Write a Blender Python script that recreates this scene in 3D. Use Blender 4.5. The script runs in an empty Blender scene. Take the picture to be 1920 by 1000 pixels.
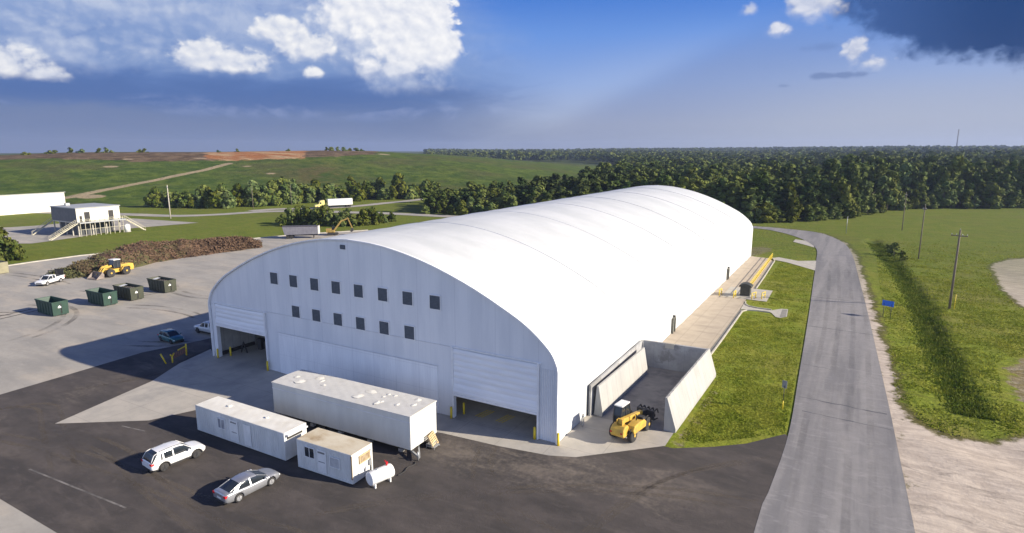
import bpy, bmesh, math, random
import numpy as np
from mathutils import Vector, Matrix

C = bpy.context.scene
COL = C.collection
R = math.radians
random.seed(7)
RNG = np.random.default_rng(11)

# ------------------------------------------------------------------ camera
# world: origin at the hall's front right corner, +X along its front wall, +Y along its length
FPX, HZ, H = 1138.0, 281.0, 26.5
PIT = math.atan((500 - HZ) / FPX)
YAW = R(29.41348)
CAMP = Vector((21.74, -47.04, H))
cam = bpy.data.objects.new('camera', bpy.data.cameras.new('camera'))
COL.objects.link(cam)
cam.location = CAMP
cam.rotation_euler = (math.pi / 2 - PIT, 0, YAW)
cam.data.sensor_width = 36
cam.data.lens = 36 * FPX / 1920
cam.data.clip_start = 0.5
cam.data.clip_end = 20000
C.camera = cam
C.view_settings.view_transform = 'Standard'
C.view_settings.look = 'None'
C.view_settings.gamma = 1
C.view_settings.exposure = 0.95
SUN_STRENGTH, SKY_STRENGTH = 4.7, 0.11
SUNV = Vector((2.17, 0.575, 1.0)).normalized()
SUN_EL = math.asin(SUNV.z)
SUN_AZ = math.atan2(SUNV.x, SUNV.y)


# ------------------------------------------------------------------ node maths
class NT:
    """a node tree with short-hand maths"""
    def __init__(s, tree):
        s.t = tree
        s.n = tree.nodes
        s.l = tree.links

    def new(s, kind, **kw):
        n = s.n.new(kind)
        for k, v in kw.items():
            setattr(n, k, v)
        return n

    def put(s, sock, v):
        if isinstance(v, V):
            s.l.new(v.s, sock)
        elif isinstance(v, bpy.types.NodeSocket):
            s.l.new(v, sock)
        elif v is not None:
            if isinstance(v, (tuple, list)) and len(v) == 3 and sock.type == 'RGBA':
                v = (*v, 1)
            sock.default_value = v

    def m(s, op, a, b=None, c=None, clamp=False):
        n = s.new('ShaderNodeMath', operation=op, use_clamp=clamp)
        for i, v in enumerate((a, b, c)):
            s.put(n.inputs[i], v)
        return V(s, n.outputs[0])

    def mix(s, f, a, b):
        n = s.new('ShaderNodeMix', data_type='RGBA')
        s.put(n.inputs[0], f)
        s.put(n.inputs[6], a)
        s.put(n.inputs[7], b)
        return V(s, n.outputs[2])

    def step(s, x, a, b):
        n = s.new('ShaderNodeMapRange', interpolation_type='SMOOTHSTEP')
        s.put(n.inputs[0], x)
        s.put(n.inputs[1], a)
        s.put(n.inputs[2], b)
        n.inputs[3].default_value = 0
        n.inputs[4].default_value = 1
        return V(s, n.outputs[0])

    def vec(s, x, y, z):
        n = s.new('ShaderNodeCombineXYZ')
        for i, v in enumerate((x, y, z)):
            s.put(n.inputs[i], v)
        return V(s, n.outputs[0])

    def xyz(s, v):
        n = s.new('ShaderNodeSeparateXYZ')
        s.put(n.inputs[0], v)
        return [V(s, o) for o in n.outputs]

    def noise(s, vec, scale, detail=4, rough=0.55, dist=0.0, dim='3D'):
        n = s.new('ShaderNodeTexNoise', noise_dimensions=dim)
        s.put(n.inputs['Vector'], vec)
        n.inputs['Scale'].default_value = scale
        n.inputs['Detail'].default_value = detail
        n.inputs['Roughness'].default_value = rough
        n.inputs['Distortion'].default_value = dist
        return V(s, n.outputs[0])

    def ramp(s, x, stops):
        n = s.new('ShaderNodeValToRGB')
        s.put(n.inputs[0], x)
        e = n.color_ramp.elements
        while len(e) < len(stops):
            e.new(0.5)
        for el, (p, c) in zip(e, stops):
            el.position = p
            el.color = (*c, 1)
        return V(s, n.outputs[0])

    def scale(s, vec, k):
        n = s.new('ShaderNodeVectorMath', operation='MULTIPLY')
        s.put(n.inputs[0], vec)
        n.inputs[1].default_value = k
        return V(s, n.outputs[0])


class V:
    def __init__(s, nt, sock):
        s.nt = nt
        s.s = sock

    def __add__(s, o): return s.nt.m('ADD', s, o)
    __radd__ = __add__
    def __sub__(s, o): return s.nt.m('SUBTRACT', s, o)
    def __rsub__(s, o): return s.nt.m('SUBTRACT', o, s)
    def __mul__(s, o): return s.nt.m('MULTIPLY', s, o)
    __rmul__ = __mul__
    def __truediv__(s, o): return s.nt.m('DIVIDE', s, o)
    def max(s, o): return s.nt.m('MAXIMUM', s, o)
    def min(s, o): return s.nt.m('MINIMUM', s, o)
    def abs(s): return s.nt.m('ABSOLUTE', s)
    def clamp(s): return s.nt.m('ADD', s, 0.0, clamp=True)


# ------------------------------------------------------------------ sky
def lin(r, g, b):
    f = lambda c: (c / 255 / 12.92) if c <= 10 else ((c / 255 + 0.055) / 1.055) ** 2.4
    return (f(r), f(g), f(b))


def build_world():
    w = bpy.data.worlds.new('World')
    C.world = w
    w.use_nodes = True
    w.cycles.sampling_method = 'MANUAL'
    w.cycles.sample_map_resolution = 256
    w.node_tree.nodes.clear()
    N = NT(w.node_tree)
    K = 1.0 / (SKY_STRENGTH * 2 ** C.view_settings.exposure)
    c = lin
    sky = N.new('ShaderNodeTexSky', sky_type='NISHITA')
    sky.sun_disc = False
    sky.sun_elevation = SUN_EL
    sky.sun_rotation = SUN_AZ
    sky.air_density = 1.0
    sky.dust_density = 0.4
    sky.ozone_density = 4.0
    g = N.new('ShaderNodeTexCoord').outputs['Generated']
    x, y, z = N.xyz(V(N, g))
    cs, sn = math.cos(YAW), math.sin(YAW)
    rt = x * cs + y * sn
    fw = y * cs - x * sn
    az = N.m('ARCTAN2', rt, fw) * (180 / math.pi)          # degrees right of the long view down the valley
    el = N.m('ARCSINE', z.min(1.0).max(-1.0)) * (180 / math.pi)
    p = N.vec(az * 0.1, el * 0.13, 3.1)
    nz = lambda n, k=2.2: (n - 0.5) * k                     # noise spread about zero
    n2 = N.noise(N.vec(az * 0.045 + 8.7, el * 0.17 + 2.9, 0.0), 2.6, 6, 0.58, 0.5, '2D')   # streaks

    def billow(da, de):
        """cauliflower density, sampled a little off in azimuth and elevation"""
        a, e = az + da, el + de
        q = N.vec(a * 0.1 + 13.1, e * 0.13 + 4.4, 0.0)
        m1, m3 = N.noise(q, 2.4, 6, 0.55, 0.0, '2D'), N.noise(q, 6.5, 6, 0.58, 0.0, '2D')
        vor = N.new('ShaderNodeTexVoronoi', feature='SMOOTH_F1', voronoi_dimensions='2D')
        N.put(vor.inputs['Vector'], N.vec(a * 0.1 + nz(m3) * 0.07, e * 0.125 + nz(m1) * 0.06, 1.7))
        vor.inputs['Scale'].default_value = 7.0
        vor.inputs['Smoothness'].default_value = 0.3
        vor.inputs['Detail'].default_value = 1.0
        return m1, m3, nz(m1, 1.6) + nz(m3, 0.9) + (0.50 - V(N, vor.outputs['Distance'])) * 0.8 + 0.10

    n1, n3, bil0 = billow(0.0, 0.0)
    bil1 = billow(0.42, 0.40)[2]                            # a step towards the sun, up and right
    n4 = N.noise(N.vec(az * 0.1 + 21.0, el * 0.1 + 5.0, 0.0), 14.0, 6, 0.6, 0.0, '2D')
    bil = bil0 + nz(n4, 0.55)
    relief = ((bil0 - bil1) * 0.55 + 0.68).clamp()          # heads facing the light are bright
    # blue air, paling to grey haze towards the horizon
    haze = N.ramp((el / 16.0).clamp(), [(0.0, c(158, 165, 184)), (0.14, c(165, 175, 199)), (0.36, c(142, 170, 221)),
                                       (0.62, c(108, 152, 224)), (0.83, c(72, 126, 212)), (1.0, c(56, 110, 200))])
    air = N.scale(V(N, sky.outputs[0]), (0.035 / K, 0.135 / K, 0.40 / K))     # unseen overhead sky, dimmed and tinted blue to deepen the shade below
    col = N.mix(N.step(el, 40.0, 14.0), air, haze)
    back = N.step(az.abs(), 55.0, 95.0)                     # added bright band behind the viewpoint, lights the shaded front wall
    col = N.mix(back * N.step(el, 46.0, 16.0) * N.step(el, -2.0, 3.0), col, (0.72, 0.94, 1.46))
    # paler right of centre, low down
    pale = N.step(az, 6.0, 34.0) * N.step(el, 9.0, 2.5)
    col = N.mix(pale * 0.6, col, c(178, 185, 204))
    # slanting shaft of shade under the right hand cloud
    sh = az - (el * 2.1 - 0.5)
    shaft = N.step(sh, -4.0, 4.0) * N.step(sh, 26.0, 3.0) * N.step(el, 13.5, 6.0)
    col = N.mix(shaft * 0.34, col, c(126, 138, 176))
    beam = N.step(sh, -14.0, -2.0) * N.step(sh, 2.0, -2.5) * N.step(el, 12.0, 6.0) * N.step(el, 0.5, 3.0)
    col = N.mix(beam * 0.18, col, c(190, 205, 234))
    # grey-blue storm deck on the left
    edge = az + nz(n2, 9.0) + (el - 6.0).max(0.0) * 0.9
    deck = N.step(edge, 6.0, -9.0)
    dcol = N.ramp((el / 14.0 + nz(n2, 0.22)).clamp(), [(0.0, c(122, 135, 168)), (0.2, c(110, 129, 170)), (0.30, c(92, 119, 172)),
                                    (0.40, c(96, 126, 183)), (0.50, c(124, 151, 200)), (0.70, c(142, 165, 209)), (1.0, c(164, 182, 218))])
    vm = N.noise(N.vec(az * 0.06 + 33.0, el * 0.10 + 7.0, 0.0), 2.2, 6, 0.62, 0.8, '2D')
    high = N.step(el + nz(n2, 2.0), 5.6, 8.5)
    dcol = N.mix(N.step(nz(vm), 0.0, 0.75) * high * 0.75, dcol, c(196, 206, 227))
    dcol = N.mix(N.step(nz(vm), -0.05, -0.7) * high * 0.7, dcol, c(92, 122, 184))
    dcol = N.mix((relief - 0.55) * high * 0.5, dcol, c(205, 214, 233))
    lowband = N.step(el + nz(n2, 1.2), 3.0, 4.0) * N.step(el + nz(n2, 3.0), 6.6, 4.6) * N.step(az, -5.0, -16.0)
    dcol = N.mix(lowband * 0.65, dcol, c(74, 107, 168))
    lowlight = N.step(nz(n2) + nz(n3, 0.7), 0.0, 0.55) * N.step(el, 4.6, 3.7) * N.step(el, 2.2, 3.2)
    dcol = N.mix(lowlight * 0.7, dcol, c(138, 154, 196))
    col = N.mix(deck * 0.95 * N.step(el, 24.0, 13.0) * N.step(az, -110.0, -70.0), col, dcol)

    def blob(a0, e0, ra, up, dn, amp, soft=0.22, n=None, low=0.35):
        da = (az - a0) / ra
        de = el - e0
        de = (de / up).max(de / -dn)
        d = N.m('SQRT', da * da + de * de)
        under = N.step(el, e0 + up * 0.25, e0 - dn * 0.9)   # ragged tops, soft undersides
        return N.step(1.0 - d + (bil if n is None else n) * amp, 0.0, under * (low + soft if low else 0.0) + soft)

    def union(ms):
        r = ms[0]
        for k in ms[1:]:
            r = r.max(k)
        return r

    # sunlit cumulus: tall heap right of the deck and smaller ones left of it
    heap = union([blob(-9.0, 9.8, 4.7, 6.0, 4.2, 0.30, 0.17), blob(-12.6, 10.8, 5.8, 5.0, 3.8, 0.42, 0.55), blob(-6.9, 8.8, 2.6, 3.0, 2.6, 0.28, 0.17), blob(-10.4, 6.8, 4.2, 1.8, 1.1, 0.45, 0.6)])
    soft = union([blob(-9.4, 5.5, 5.4, 1.6, 1.0, 0.55, 0.9), blob(-14.5, 8.6, 8.0, 4.0, 3.2, 0.55, 0.9), blob(-25, 6.8, 7.5, 2.4, 1.1, 0.6, 0.9), blob(-36.0, 6.6, 6.5, 4.0, 1.8, 0.6, 1.0), blob(-31.0, 10.5, 9.0, 2.4, 1.5, 0.7, 1.0)])
    small = union([blob(-26.0, 6.7, 3.2, 2.2, 0.6, 0.46, 0.36), blob(-23.3, 6.6, 3.0, 1.7, 0.55, 0.46, 0.38), blob(-19.9, 9.5, 2.4, 1.6, 1.2, 0.46, 0.36), blob(-17.7, 8.2, 3.0, 2.0, 1.3, 0.50, 0.42),
                   blob(-17.4, 6.4, 1.2, 1.1, 0.5, 0.6, 0.5), blob(-38.8, 5.5, 3.4, 2.4, 0.7, 0.5, 0.5), blob(-36.6, 5.2, 2.0, 1.1, 0.5, 0.5, 0.6)])
    hl = N.step(el + nz(n1, 3.0), 5.0, 8.0)
    ccol = N.mix((relief * 0.55 + 0.45) * (hl * 0.7 + 0.3), c(142, 164, 209), c(254, 253, 253))
    scol = N.mix(relief * 0.8 + 0.2, c(150, 170, 212), c(252, 251, 250))
    col = N.mix(soft * 0.62, col, N.mix(relief, c(150, 170, 212), c(204, 213, 232)))
    col = N.mix(heap * 0.97, col, ccol)
    col = N.mix(small * 0.92, col, scol)
    # dark anvil at the upper right with torn white edges
    dk = blob(44.0, 13.6, 19.6, 9.0, 8.6, 0.10, 0.15, None, 0)
    dkc = N.mix(N.step(az, 27.0, 38.0), c(58, 92, 152), c(20, 60, 116))
    dkc = N.mix(N.step(nz(n1) + (6.9 - el) * 0.6, 0.0, 1.2) * 0.4, dkc, c(98, 118, 164))
    torn = union([blob(28.3, 7.2, 1.1, 2.0, 1.1, 0.8, 0.5), blob(29.6, 6.7, 1.3, 0.8, 0.6, 0.8, 0.6), blob(24.8, 11.2, 2.9, 2.4, 1.5, 0.6, 0.6), blob(22.6, 9.7, 1.2, 0.8, 0.7, 0.7, 0.6), blob(20.3, 11.2, 0.9, 0.6, 0.5, 0.7, 0.8)])
    tail = union([blob(27.2, 5.8, 2.2, 0.4, 0.35, 0.7, 0.6), blob(25.6, 8.0, 2.2, 0.5, 0.4, 0.8, 1.0) * 0.5, blob(23.3, 5.2, 0.6, 0.2, 0.2, 0.9, 0.6) * 0.6])
    tcol = N.mix(relief, c(150, 166, 202), c(238, 238, 243))
    col = N.mix(dk * 0.96, col, dkc)
    col = N.mix(tail * 0.5, col, c(86, 110, 160))
    col = N.mix(torn * 0.85, col, tcol)
    bg = N.new('ShaderNodeBackground')
    N.put(bg.inputs[0], N.scale(col, (K, K, K)))
    bg.inputs[1].default_value = SKY_STRENGTH
    out = N.new('ShaderNodeOutputWorld')
    N.l.new(bg.outputs[0], out.inputs[0])


build_world()
sun = bpy.data.objects.new('sun', bpy.data.lights.new('sun', 'SUN'))
COL.objects.link(sun)
sun.data.energy = SUN_STRENGTH
sun.data.angle = R(0.53)
sun.data.color = (1.0, 0.90, 0.74)
sun.rotation_euler = (-SUNV).to_track_quat('-Z', 'Y').to_euler()
sun.location = (200, 60, 150)


# ------------------------------------------------------------------ helpers
def at(px, py, z=0.0):
    """where the sight line through a photo point meets the height z"""
    v = 500 - py
    a, b = px - 960, FPX * math.cos(PIT) + v * math.sin(PIT)
    d = Vector((a * math.cos(YAW) - b * math.sin(YAW), a * math.sin(YAW) + b * math.cos(YAW), v * math.cos(PIT) - FPX * math.sin(PIT)))
    t = (z - H) / d.z
    return Vector((CAMP.x + d.x * t, CAMP.y + d.y * t, z))


def azr(p):
    dx, dy = p[0] - CAMP.x, p[1] - CAMP.y
    a, f = dx * math.cos(YAW) + dy * math.sin(YAW), dy * math.cos(YAW) - dx * math.sin(YAW)
    return math.atan2(a, f), math.hypot(a, f)


def polar(azd, r, z=0.0):
    a = R(azd)
    s, f = math.sin(a) * r, math.cos(a) * r
    return Vector((CAMP.x + s * math.cos(YAW) - f * math.sin(YAW), CAMP.y + s * math.sin(YAW) + f * math.cos(YAW), z))


def sstep(x, a, b):
    t = np.clip((np.asarray(x, float) - a) / (b - a), 0, 1)
    return t * t * (3 - 2 * t)


def tag(o, label=None, cat=None, group=None, kind=None):
    if label: o['label'] = label
    if cat: o['category'] = cat
    if group: o['group'] = group
    if kind: o['kind'] = kind
    return o


def thing(name, label, cat, loc=(0, 0, 0), rz=0.0, group=None):
    o = bpy.data.objects.new(name, None)
    COL.objects.link(o)
    o.location = loc
    o.rotation_euler = (0, 0, rz)
    o.empty_display_size = 0.3
    return tag(o, label, cat, group)


class MB:
    """collects shapes and links them as one mesh object"""
    def __init__(s):
        s.v, s.f, s.sm = [], [], []

    def add(s, vs, fs, smooth=False):
        b = len(s.v)
        s.v += [tuple(p) for p in vs]
        s.f += [tuple(b + i for i in f) for f in fs]
        s.sm += [smooth] * len(fs)
        return s

    def box(s, x0, x1, y0, y1, z0, z1, rot=None, org=(0, 0, 0)):
        vs = [Vector((x, y, z)) for z in (z0, z1) for x, y in ((x0, y0), (x1, y0), (x1, y1), (x0, y1))]
        if rot is not None:
            o = Vector(org)
            vs = [rot @ (p - o) + o for p in vs]
        return s.add(vs, [(3, 2, 1, 0), (4, 5, 6, 7), (0, 1, 5, 4), (1, 2, 6, 5), (2, 3, 7, 6), (3, 0, 4, 7)])

    def tube(s, pts, r, n=8, cap=True):
        pts = [Vector(p) for p in pts]
        rs = r if isinstance(r, (list, tuple)) else [r] * len(pts)
        vs, fs = [], []
        for i, p in enumerate(pts):
            d = (pts[min(i + 1, len(pts) - 1)] - pts[max(i - 1, 0)]).normalized()
            u = d.orthogonal() if i == 0 else (pu - d * pu.dot(d))
            u.normalize()
            pu = u
            w = d.cross(u)
            vs += [p + (u * math.cos(2 * math.pi * k / n) + w * math.sin(2 * math.pi * k / n)) * rs[i] for k in range(n)]
        for i in range(len(pts) - 1):
            for k in range(n):
                a, b = i * n + k, i * n + (k + 1) % n
                fs.append((a, b, b + n, a + n))
        s.add(vs, fs, True)
        if cap:
            m = (len(pts) - 1) * n
            s.add(vs[:n], [tuple(range(n - 1, -1, -1))])
            s.add(vs[m:], [tuple(range(n))])
        return s

    def bar(s, a, b, w, h):
        """rectangular bar from a to b"""
        a, b = Vector(a), Vector(b)
        d = (b - a).normalized()
        u = Vector((0, 0, 1)).cross(d)
        u = Vector((1, 0, 0)) if u.length < 1e-4 else u.normalized()
        q = d.cross(u)
        vs = [e + u * (i * w / 2) + q * (j * h / 2) for e in (a, b) for i, j in ((-1, -1), (1, -1), (1, 1), (-1, 1))]
        return s.add(vs, [(3, 2, 1, 0), (4, 5, 6, 7), (0, 1, 5, 4), (1, 2, 6, 5), (2, 3, 7, 6), (3, 0, 4, 7)])

    def prism(s, poly, fn, d0, d1):
        """polygon swept between two depths; fn(a, b, d) gives the point"""
        n = len(poly)
        vs = [fn(a, b, d) for d in (d0, d1) for a, b in poly]
        return s.add(vs, [tuple(range(n - 1, -1, -1)), tuple(range(n, 2 * n))] + [(i, (i + 1) % n, n + (i + 1) % n, n + i) for i in range(n)])

    def loft(s, rings, smooth=True, caps=True, closed=True):
        n = len(rings[0])
        vs = [p for r in rings for p in r]
        fs = []
        for i in range(len(rings) - 1):
            for k in range(n if closed else n - 1):
                a, b = i * n + k, i * n + (k + 1) % n
                fs.append((a, b, b + n, a + n))
        s.add(vs, fs, smooth)
        if caps:
            s.add(rings[0], [tuple(range(n - 1, -1, -1))])
            s.add(rings[-1], [tuple(range(n))])
        return s

    def build(s, name, mat, parent=None, bevel=0.0, loc=None):
        me = bpy.data.meshes.new(name)
        me.from_pydata(s.v, [], s.f)
        me.polygons.foreach_set('use_smooth', s.sm)
        bm = bmesh.new()
        bm.from_mesh(me)
        bmesh.ops.remove_doubles(bm, verts=bm.verts, dist=1e-5)
        bmesh.ops.recalc_face_normals(bm, faces=bm.faces)
        bm.to_mesh(me)
        bm.free()
        me.materials.append(mat)
        o = bpy.data.objects.new(name, me)
        COL.objects.link(o)
        if parent is not None: o.parent = parent
        if loc is not None: o.location = loc
        if bevel:
            b = o.modifiers.new('bevel', 'BEVEL')
            b.width = bevel
            b.segments = 2
            b.limit_method = 'ANGLE'
            b.angle_limit = R(40)
        return o


def copy_tree(o, parent=None):
    c = o.copy()
    COL.objects.link(c)
    c.parent = parent
    for ch in list(o.children):
        copy_tree(ch, c)
    return c


def np_mesh(name, verts, faces, mat, smooth=False, attrs=None):
    me = bpy.data.meshes.new(name)
    k = faces.shape[1]
    me.vertices.add(len(verts))
    me.vertices.foreach_set('co', np.asarray(verts, np.float32).ravel())
    me.loops.add(faces.size)
    me.loops.foreach_set('vertex_index', faces.astype(np.int32).ravel())
    me.polygons.add(len(faces))
    me.polygons.foreach_set('loop_start', np.arange(len(faces), dtype=np.int32) * k)
    me.polygons.foreach_set('use_smooth', np.full(len(faces), smooth))
    for an, av in (attrs or {}).items():
        me.attributes.new(an, 'FLOAT', 'POINT').data.foreach_set('value', np.asarray(av, np.float32))
    me.update(calc_edges=True)
    me.materials.append(mat)
    return me


def link(name, me, parent=None):
    o = bpy.data.objects.new(name, me)
    COL.objects.link(o)
    if parent is not None: o.parent = parent
    return o


# ------------------------------------------------------------------ materials
MATS = {}


def M(name, c1, c2=None, scale=2.0, detail=5, stretch=(1, 1, 1), rough=0.75, metal=0.0, bump=0.0, bscale=20.0,
      c3=None, s3=0.15, t3=(0.5, 0.65), st3=(1, 1, 1), obj=True, lines=None, coat=0.0, trans=0.0, spec=0.4, rnd=0.0, lo=0.35, hi=0.65, a3=1.0, grit=0.0):
    """two-tone procedural surface: c1 to c2 by noise, patches of c3, optional joint lines, optional random tint per object"""
    if name in MATS: return MATS[name]
    m = bpy.data.materials.new(name)
    m.use_nodes = True
    m.node_tree.nodes.clear()
    N = NT(m.node_tree)
    pos = N.new('ShaderNodeTexCoord').outputs['Object'] if obj else N.new('ShaderNodeNewGeometry').outputs['Position']
    pos = V(N, pos)
    col = None
    if c2:
        f = N.step(N.noise(N.scale(pos, stretch), scale, detail, 0.6), lo, hi)
        col = N.mix(f, c1, c2)
    if c3:
        f = N.step(N.noise(N.scale(pos, st3), s3, 6, 0.62), *t3) * a3
        col = N.mix(f, col or c1, c3)
    if grit:
        g1, g2 = N.noise(pos, 0.9, 9, 0.72, 0.6), N.noise(N.scale(pos, (1, 3, 1)), 0.3, 8, 0.7, 1.5)
        col = N.mix(N.step(g1, 0.42, 0.70) * grit * 0.55, col, tuple(x * 0.62 for x in c1))
        col = N.mix(N.step(g2, 0.52, 0.68) * grit * 0.6, col, tuple(min(.5, x * 1.45) for x in (c2 or c1)))
    if lines:
        for axis, period, width, off, amt, lc in lines:
            q = N.xyz(pos)[axis]
            d = (N.m('FLOORED_MODULO', q + (off + period / 2), period) - period / 2).abs()
            col = N.mix(N.step(d, width, width * 0.4) * amt, col or c1, lc)
    if rnd:
        oi = N.new('ShaderNodeObjectInfo')
        h = N.new('ShaderNodeHueSaturation')
        r = V(N, oi.outputs['Random'])
        N.put(h.inputs['Hue'], r * (0.05 * rnd) + (0.5 - 0.03 * rnd))
        N.put(h.inputs['Value'], r * (0.7 * rnd) + (1 - 0.35 * rnd))
        N.put(h.inputs['Saturation'], (1.0 - r) * (0.4 * rnd) + (1 - 0.2 * rnd))
        N.put(h.inputs['Color'], col if col else c1)
        col = V(N, h.outputs[0])
    b = N.new('ShaderNodeBsdfPrincipled')
    N.put(b.inputs['Base Color'], col if col else c1)
    b.inputs['Roughness'].default_value = rough
    b.inputs['Metallic'].default_value = metal
    b.inputs['Specular IOR Level'].default_value = spec
    if coat:
        b.inputs['Coat Weight'].default_value = coat
        b.inputs['Coat Roughness'].default_value = 0.06
    if bump:
        bn = N.new('ShaderNodeBump')
        bn.inputs['Strength'].default_value = 1.0
        bn.inputs['Distance'].default_value = bump
        N.put(bn.inputs['Height'], N.noise(pos, bscale, 5, 0.6))
        N.l.new(bn.outputs[0], b.inputs['Normal'])
    sh = b.outputs[0]
    if trans:
        tr = N.new('ShaderNodeBsdfTranslucent')
        N.put(tr.inputs[0], col if col else c1)
        mx = N.new('ShaderNodeMixShader')
        mx.inputs[0].default_value = trans
        N.l.new(sh, mx.inputs[1])
        N.l.new(tr.outputs[0], mx.inputs[2])
        sh = mx.outputs[0]
    out = N.new('ShaderNodeOutputMaterial')
    N.l.new(sh, out.inputs[0])
    MATS[name] = m
    return m


def ground_material():
    m = bpy.data.materials.new('grass_and_sand')
    m.use_nodes = True
    m.node_tree.nodes.clear()
    N = NT(m.node_tree)
    pos = V(N, N.new('ShaderNodeNewGeometry').outputs['Position'])
    at_ = lambda n: V(N, N.new('ShaderNodeAttribute', attribute_name=n).outputs['Fac'])
    fine = N.noise(pos, 1.6, 6, 0.65)
    mid = N.noise(N.scale(pos, (1, 0.6, 1)), 0.22, 6, 0.6)
    big = N.noise(pos, 0.035, 5, 0.6)
    col = N.mix(N.step(fine, 0.34, 0.66), (0.125, 0.172, 0.014), (0.215, 0.250, 0.028))
    col = N.mix(N.step(mid, 0.40, 0.66) * 0.7, col, (0.25, 0.24, 0.040))
    col = N.mix(N.step(big, 0.50, 0.66) * 0.5, col, (0.20, 0.17, 0.055))
    col = N.mix(N.step(N.noise(pos, 0.6, 5, 0.7), 0.60, 0.74) * 0.55, col, (0.075, 0.090, 0.014))
    mow = N.noise(N.scale(pos, (0.16, 1.0, 1)), 0.7, 8, 0.68, 0.8)
    col = N.mix(N.step(mow, 0.47, 0.66) * 0.6, col, (0.105, 0.112, 0.020))
    col = N.mix(N.step(mow, 0.46, 0.30) * 0.5, col, (0.23, 0.245, 0.045))
    lush = at_('lush')
    col = N.mix(lush * 0.75, col, N.mix(N.step(fine, 0.35, 0.65), (0.055, 0.090, 0.009), (0.11, 0.145, 0.016)))
    # sand: signed distance roughened by noise
    sd = at_('sand') + (N.noise(pos, 0.35, 6, 0.65) - 0.5) * 4.5 + (fine - 0.5) * 1.2
    sf = N.step(sd, -0.25, 0.5)
    rim = N.step(sd, -1.3, -0.3)
    streak = N.noise(N.scale(pos, (0.35, 1.2, 1)), 0.9, 7, 0.68, 1.2)
    scol = N.mix(N.step(streak, 0.40, 0.62), (0.42, 0.355, 0.295), (0.56, 0.48, 0.395))
    scol = N.mix(N.step(N.noise(N.scale(pos, (0.6, 1.5, 1)), 0.4, 7, 0.7, 1.0), 0.55, 0.70) * 0.75, scol, (0.235, 0.20, 0.17))
    scol = N.mix(N.step(N.noise(pos, 3.0, 5, 0.7), 0.64, 0.74) * 0.5, scol, (0.17, 0.145, 0.12))
    col = N.mix(rim * 0.8, col, (0.095, 0.08, 0.035))
    col = N.mix(sf, col, scol)
    # bare brown soil
    bd = at_('soil') + (N.noise(pos, 0.5, 6, 0.65) - 0.5) * 5.0
    col = N.mix(N.step(bd, -0.3, 0.5) * 0.85, col, N.mix(N.step(streak, 0.4, 0.6), (0.17, 0.125, 0.065), (0.30, 0.25, 0.19)))
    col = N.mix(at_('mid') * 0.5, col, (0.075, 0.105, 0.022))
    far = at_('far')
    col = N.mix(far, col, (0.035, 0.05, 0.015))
    b = N.new('ShaderNodeBsdfPrincipled')
    N.put(b.inputs['Base Color'], col)
    b.inputs['Roughness'].default_value = 0.95
    b.inputs['Specular IOR Level'].default_value = 0.1
    bn = N.new('ShaderNodeBump')
    bn.inputs['Distance'].default_value = 0.35
    N.put(bn.inputs['Strength'], 1.0 - sf * 0.72)
    N.put(bn.inputs['Height'], N.noise(pos, 0.9, 7, 0.7))
    N.l.new(bn.outputs[0], b.inputs['Normal'])
    out = N.new('ShaderNodeOutputMaterial')
    N.l.new(b.outputs[0], out.inputs[0])
    return m


WHITE_SHEET = (0.80, 0.80, 0.79)
mat_membrane = M('white_membrane', (0.63, 0.64, 0.635), (0.55, 0.565, 0.56), 0.16, 7, (0.5, 1.3, 0.5), 0.5, bump=0.05, bscale=0.5, lines=[(1, 5.72, 0.06, 0, 0.10, (0.45, 0.45, 0.47)), (1, 1.43, 0.05, 0, 0.05, (0.45, 0.45, 0.47))],
                 c3=(0.52, 0.53, 0.52), s3=0.35, t3=(0.56, 0.8), st3=(0.35, 2.2, 0.35), a3=0.5, trans=0.03)
mat_endwall = M('end_wall_fabric', (0.72, 0.73, 0.75), (0.64, 0.655, 0.685), 0.35, 5, (1.5, 1, 0.25), 0.55,
                lines=[(0, 1.525, 0.035, 0.2, 0.16, (0.45, 0.46, 0.5)), (0, 4.575, 0.06, 0.2, 0.2, (0.42, 0.43, 0.48)), (0, 0.381, 0.03, 0.1, 0.045, (0.45, 0.46, 0.5))])
mat_panel = M('wall_panel_steel', (0.82, 0.83, 0.85), (0.75, 0.76, 0.785), 0.5, 4, (2, 1, 0.4), 0.5,
              lines=[(0, 3.05, 0.05, 0.2, 0.3, (0.42, 0.43, 0.48)), (0, 0.305, 0.04, 0, 0.06, (0.4, 0.4, 0.45)), (2, 2.45, 0.04, 0.1, 0.22, (0.42, 0.43, 0.48))])
mat_trim = M('white_trim', (0.78, 0.78, 0.78), (0.70, 0.70, 0.71), 1.5, rough=0.5)
mat_seam = M('grey_seam', (0.55, 0.55, 0.57), (0.64, 0.64, 0.65), 1.0, rough=0.6)
mat_louvre = M('dark_louvre', (0.085, 0.10, 0.125), (0.065, 0.08, 0.10), 3.0, rough=0.6, lines=[(2, 0.16, 0.03, 0, 0.5, (0.03, 0.035, 0.045))])
mat_doorfab = M('door_fabric', (0.72, 0.735, 0.77), (0.80, 0.81, 0.83), 0.6, 5, (0.4, 1, 2.5), 0.45, lines=[(2, 0.62, 0.035, 0, 0.2, (0.45, 0.46, 0.5))])
mat_liner = M('interior_liner', (0.42, 0.41, 0.38), (0.33, 0.32, 0.30), 0.7, rough=0.8, lines=[(1, 1.2, 0.05, 0, 0.5, (0.16, 0.16, 0.16))])
mat_concrete = M('pale_concrete', (0.36, 0.335, 0.295), (0.42, 0.385, 0.335), 0.5, 6, rough=0.85, bump=0.01, bscale=4, obj=False,
                 c3=(0.26, 0.25, 0.235), s3=0.22, t3=(0.5, 0.72), a3=0.7, lines=[(0, 4.6, 0.05, 0.3, 0.35, (0.16, 0.15, 0.14)), (1, 4.6, 0.05, 0.3, 0.35, (0.16, 0.15, 0.14))])
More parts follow.
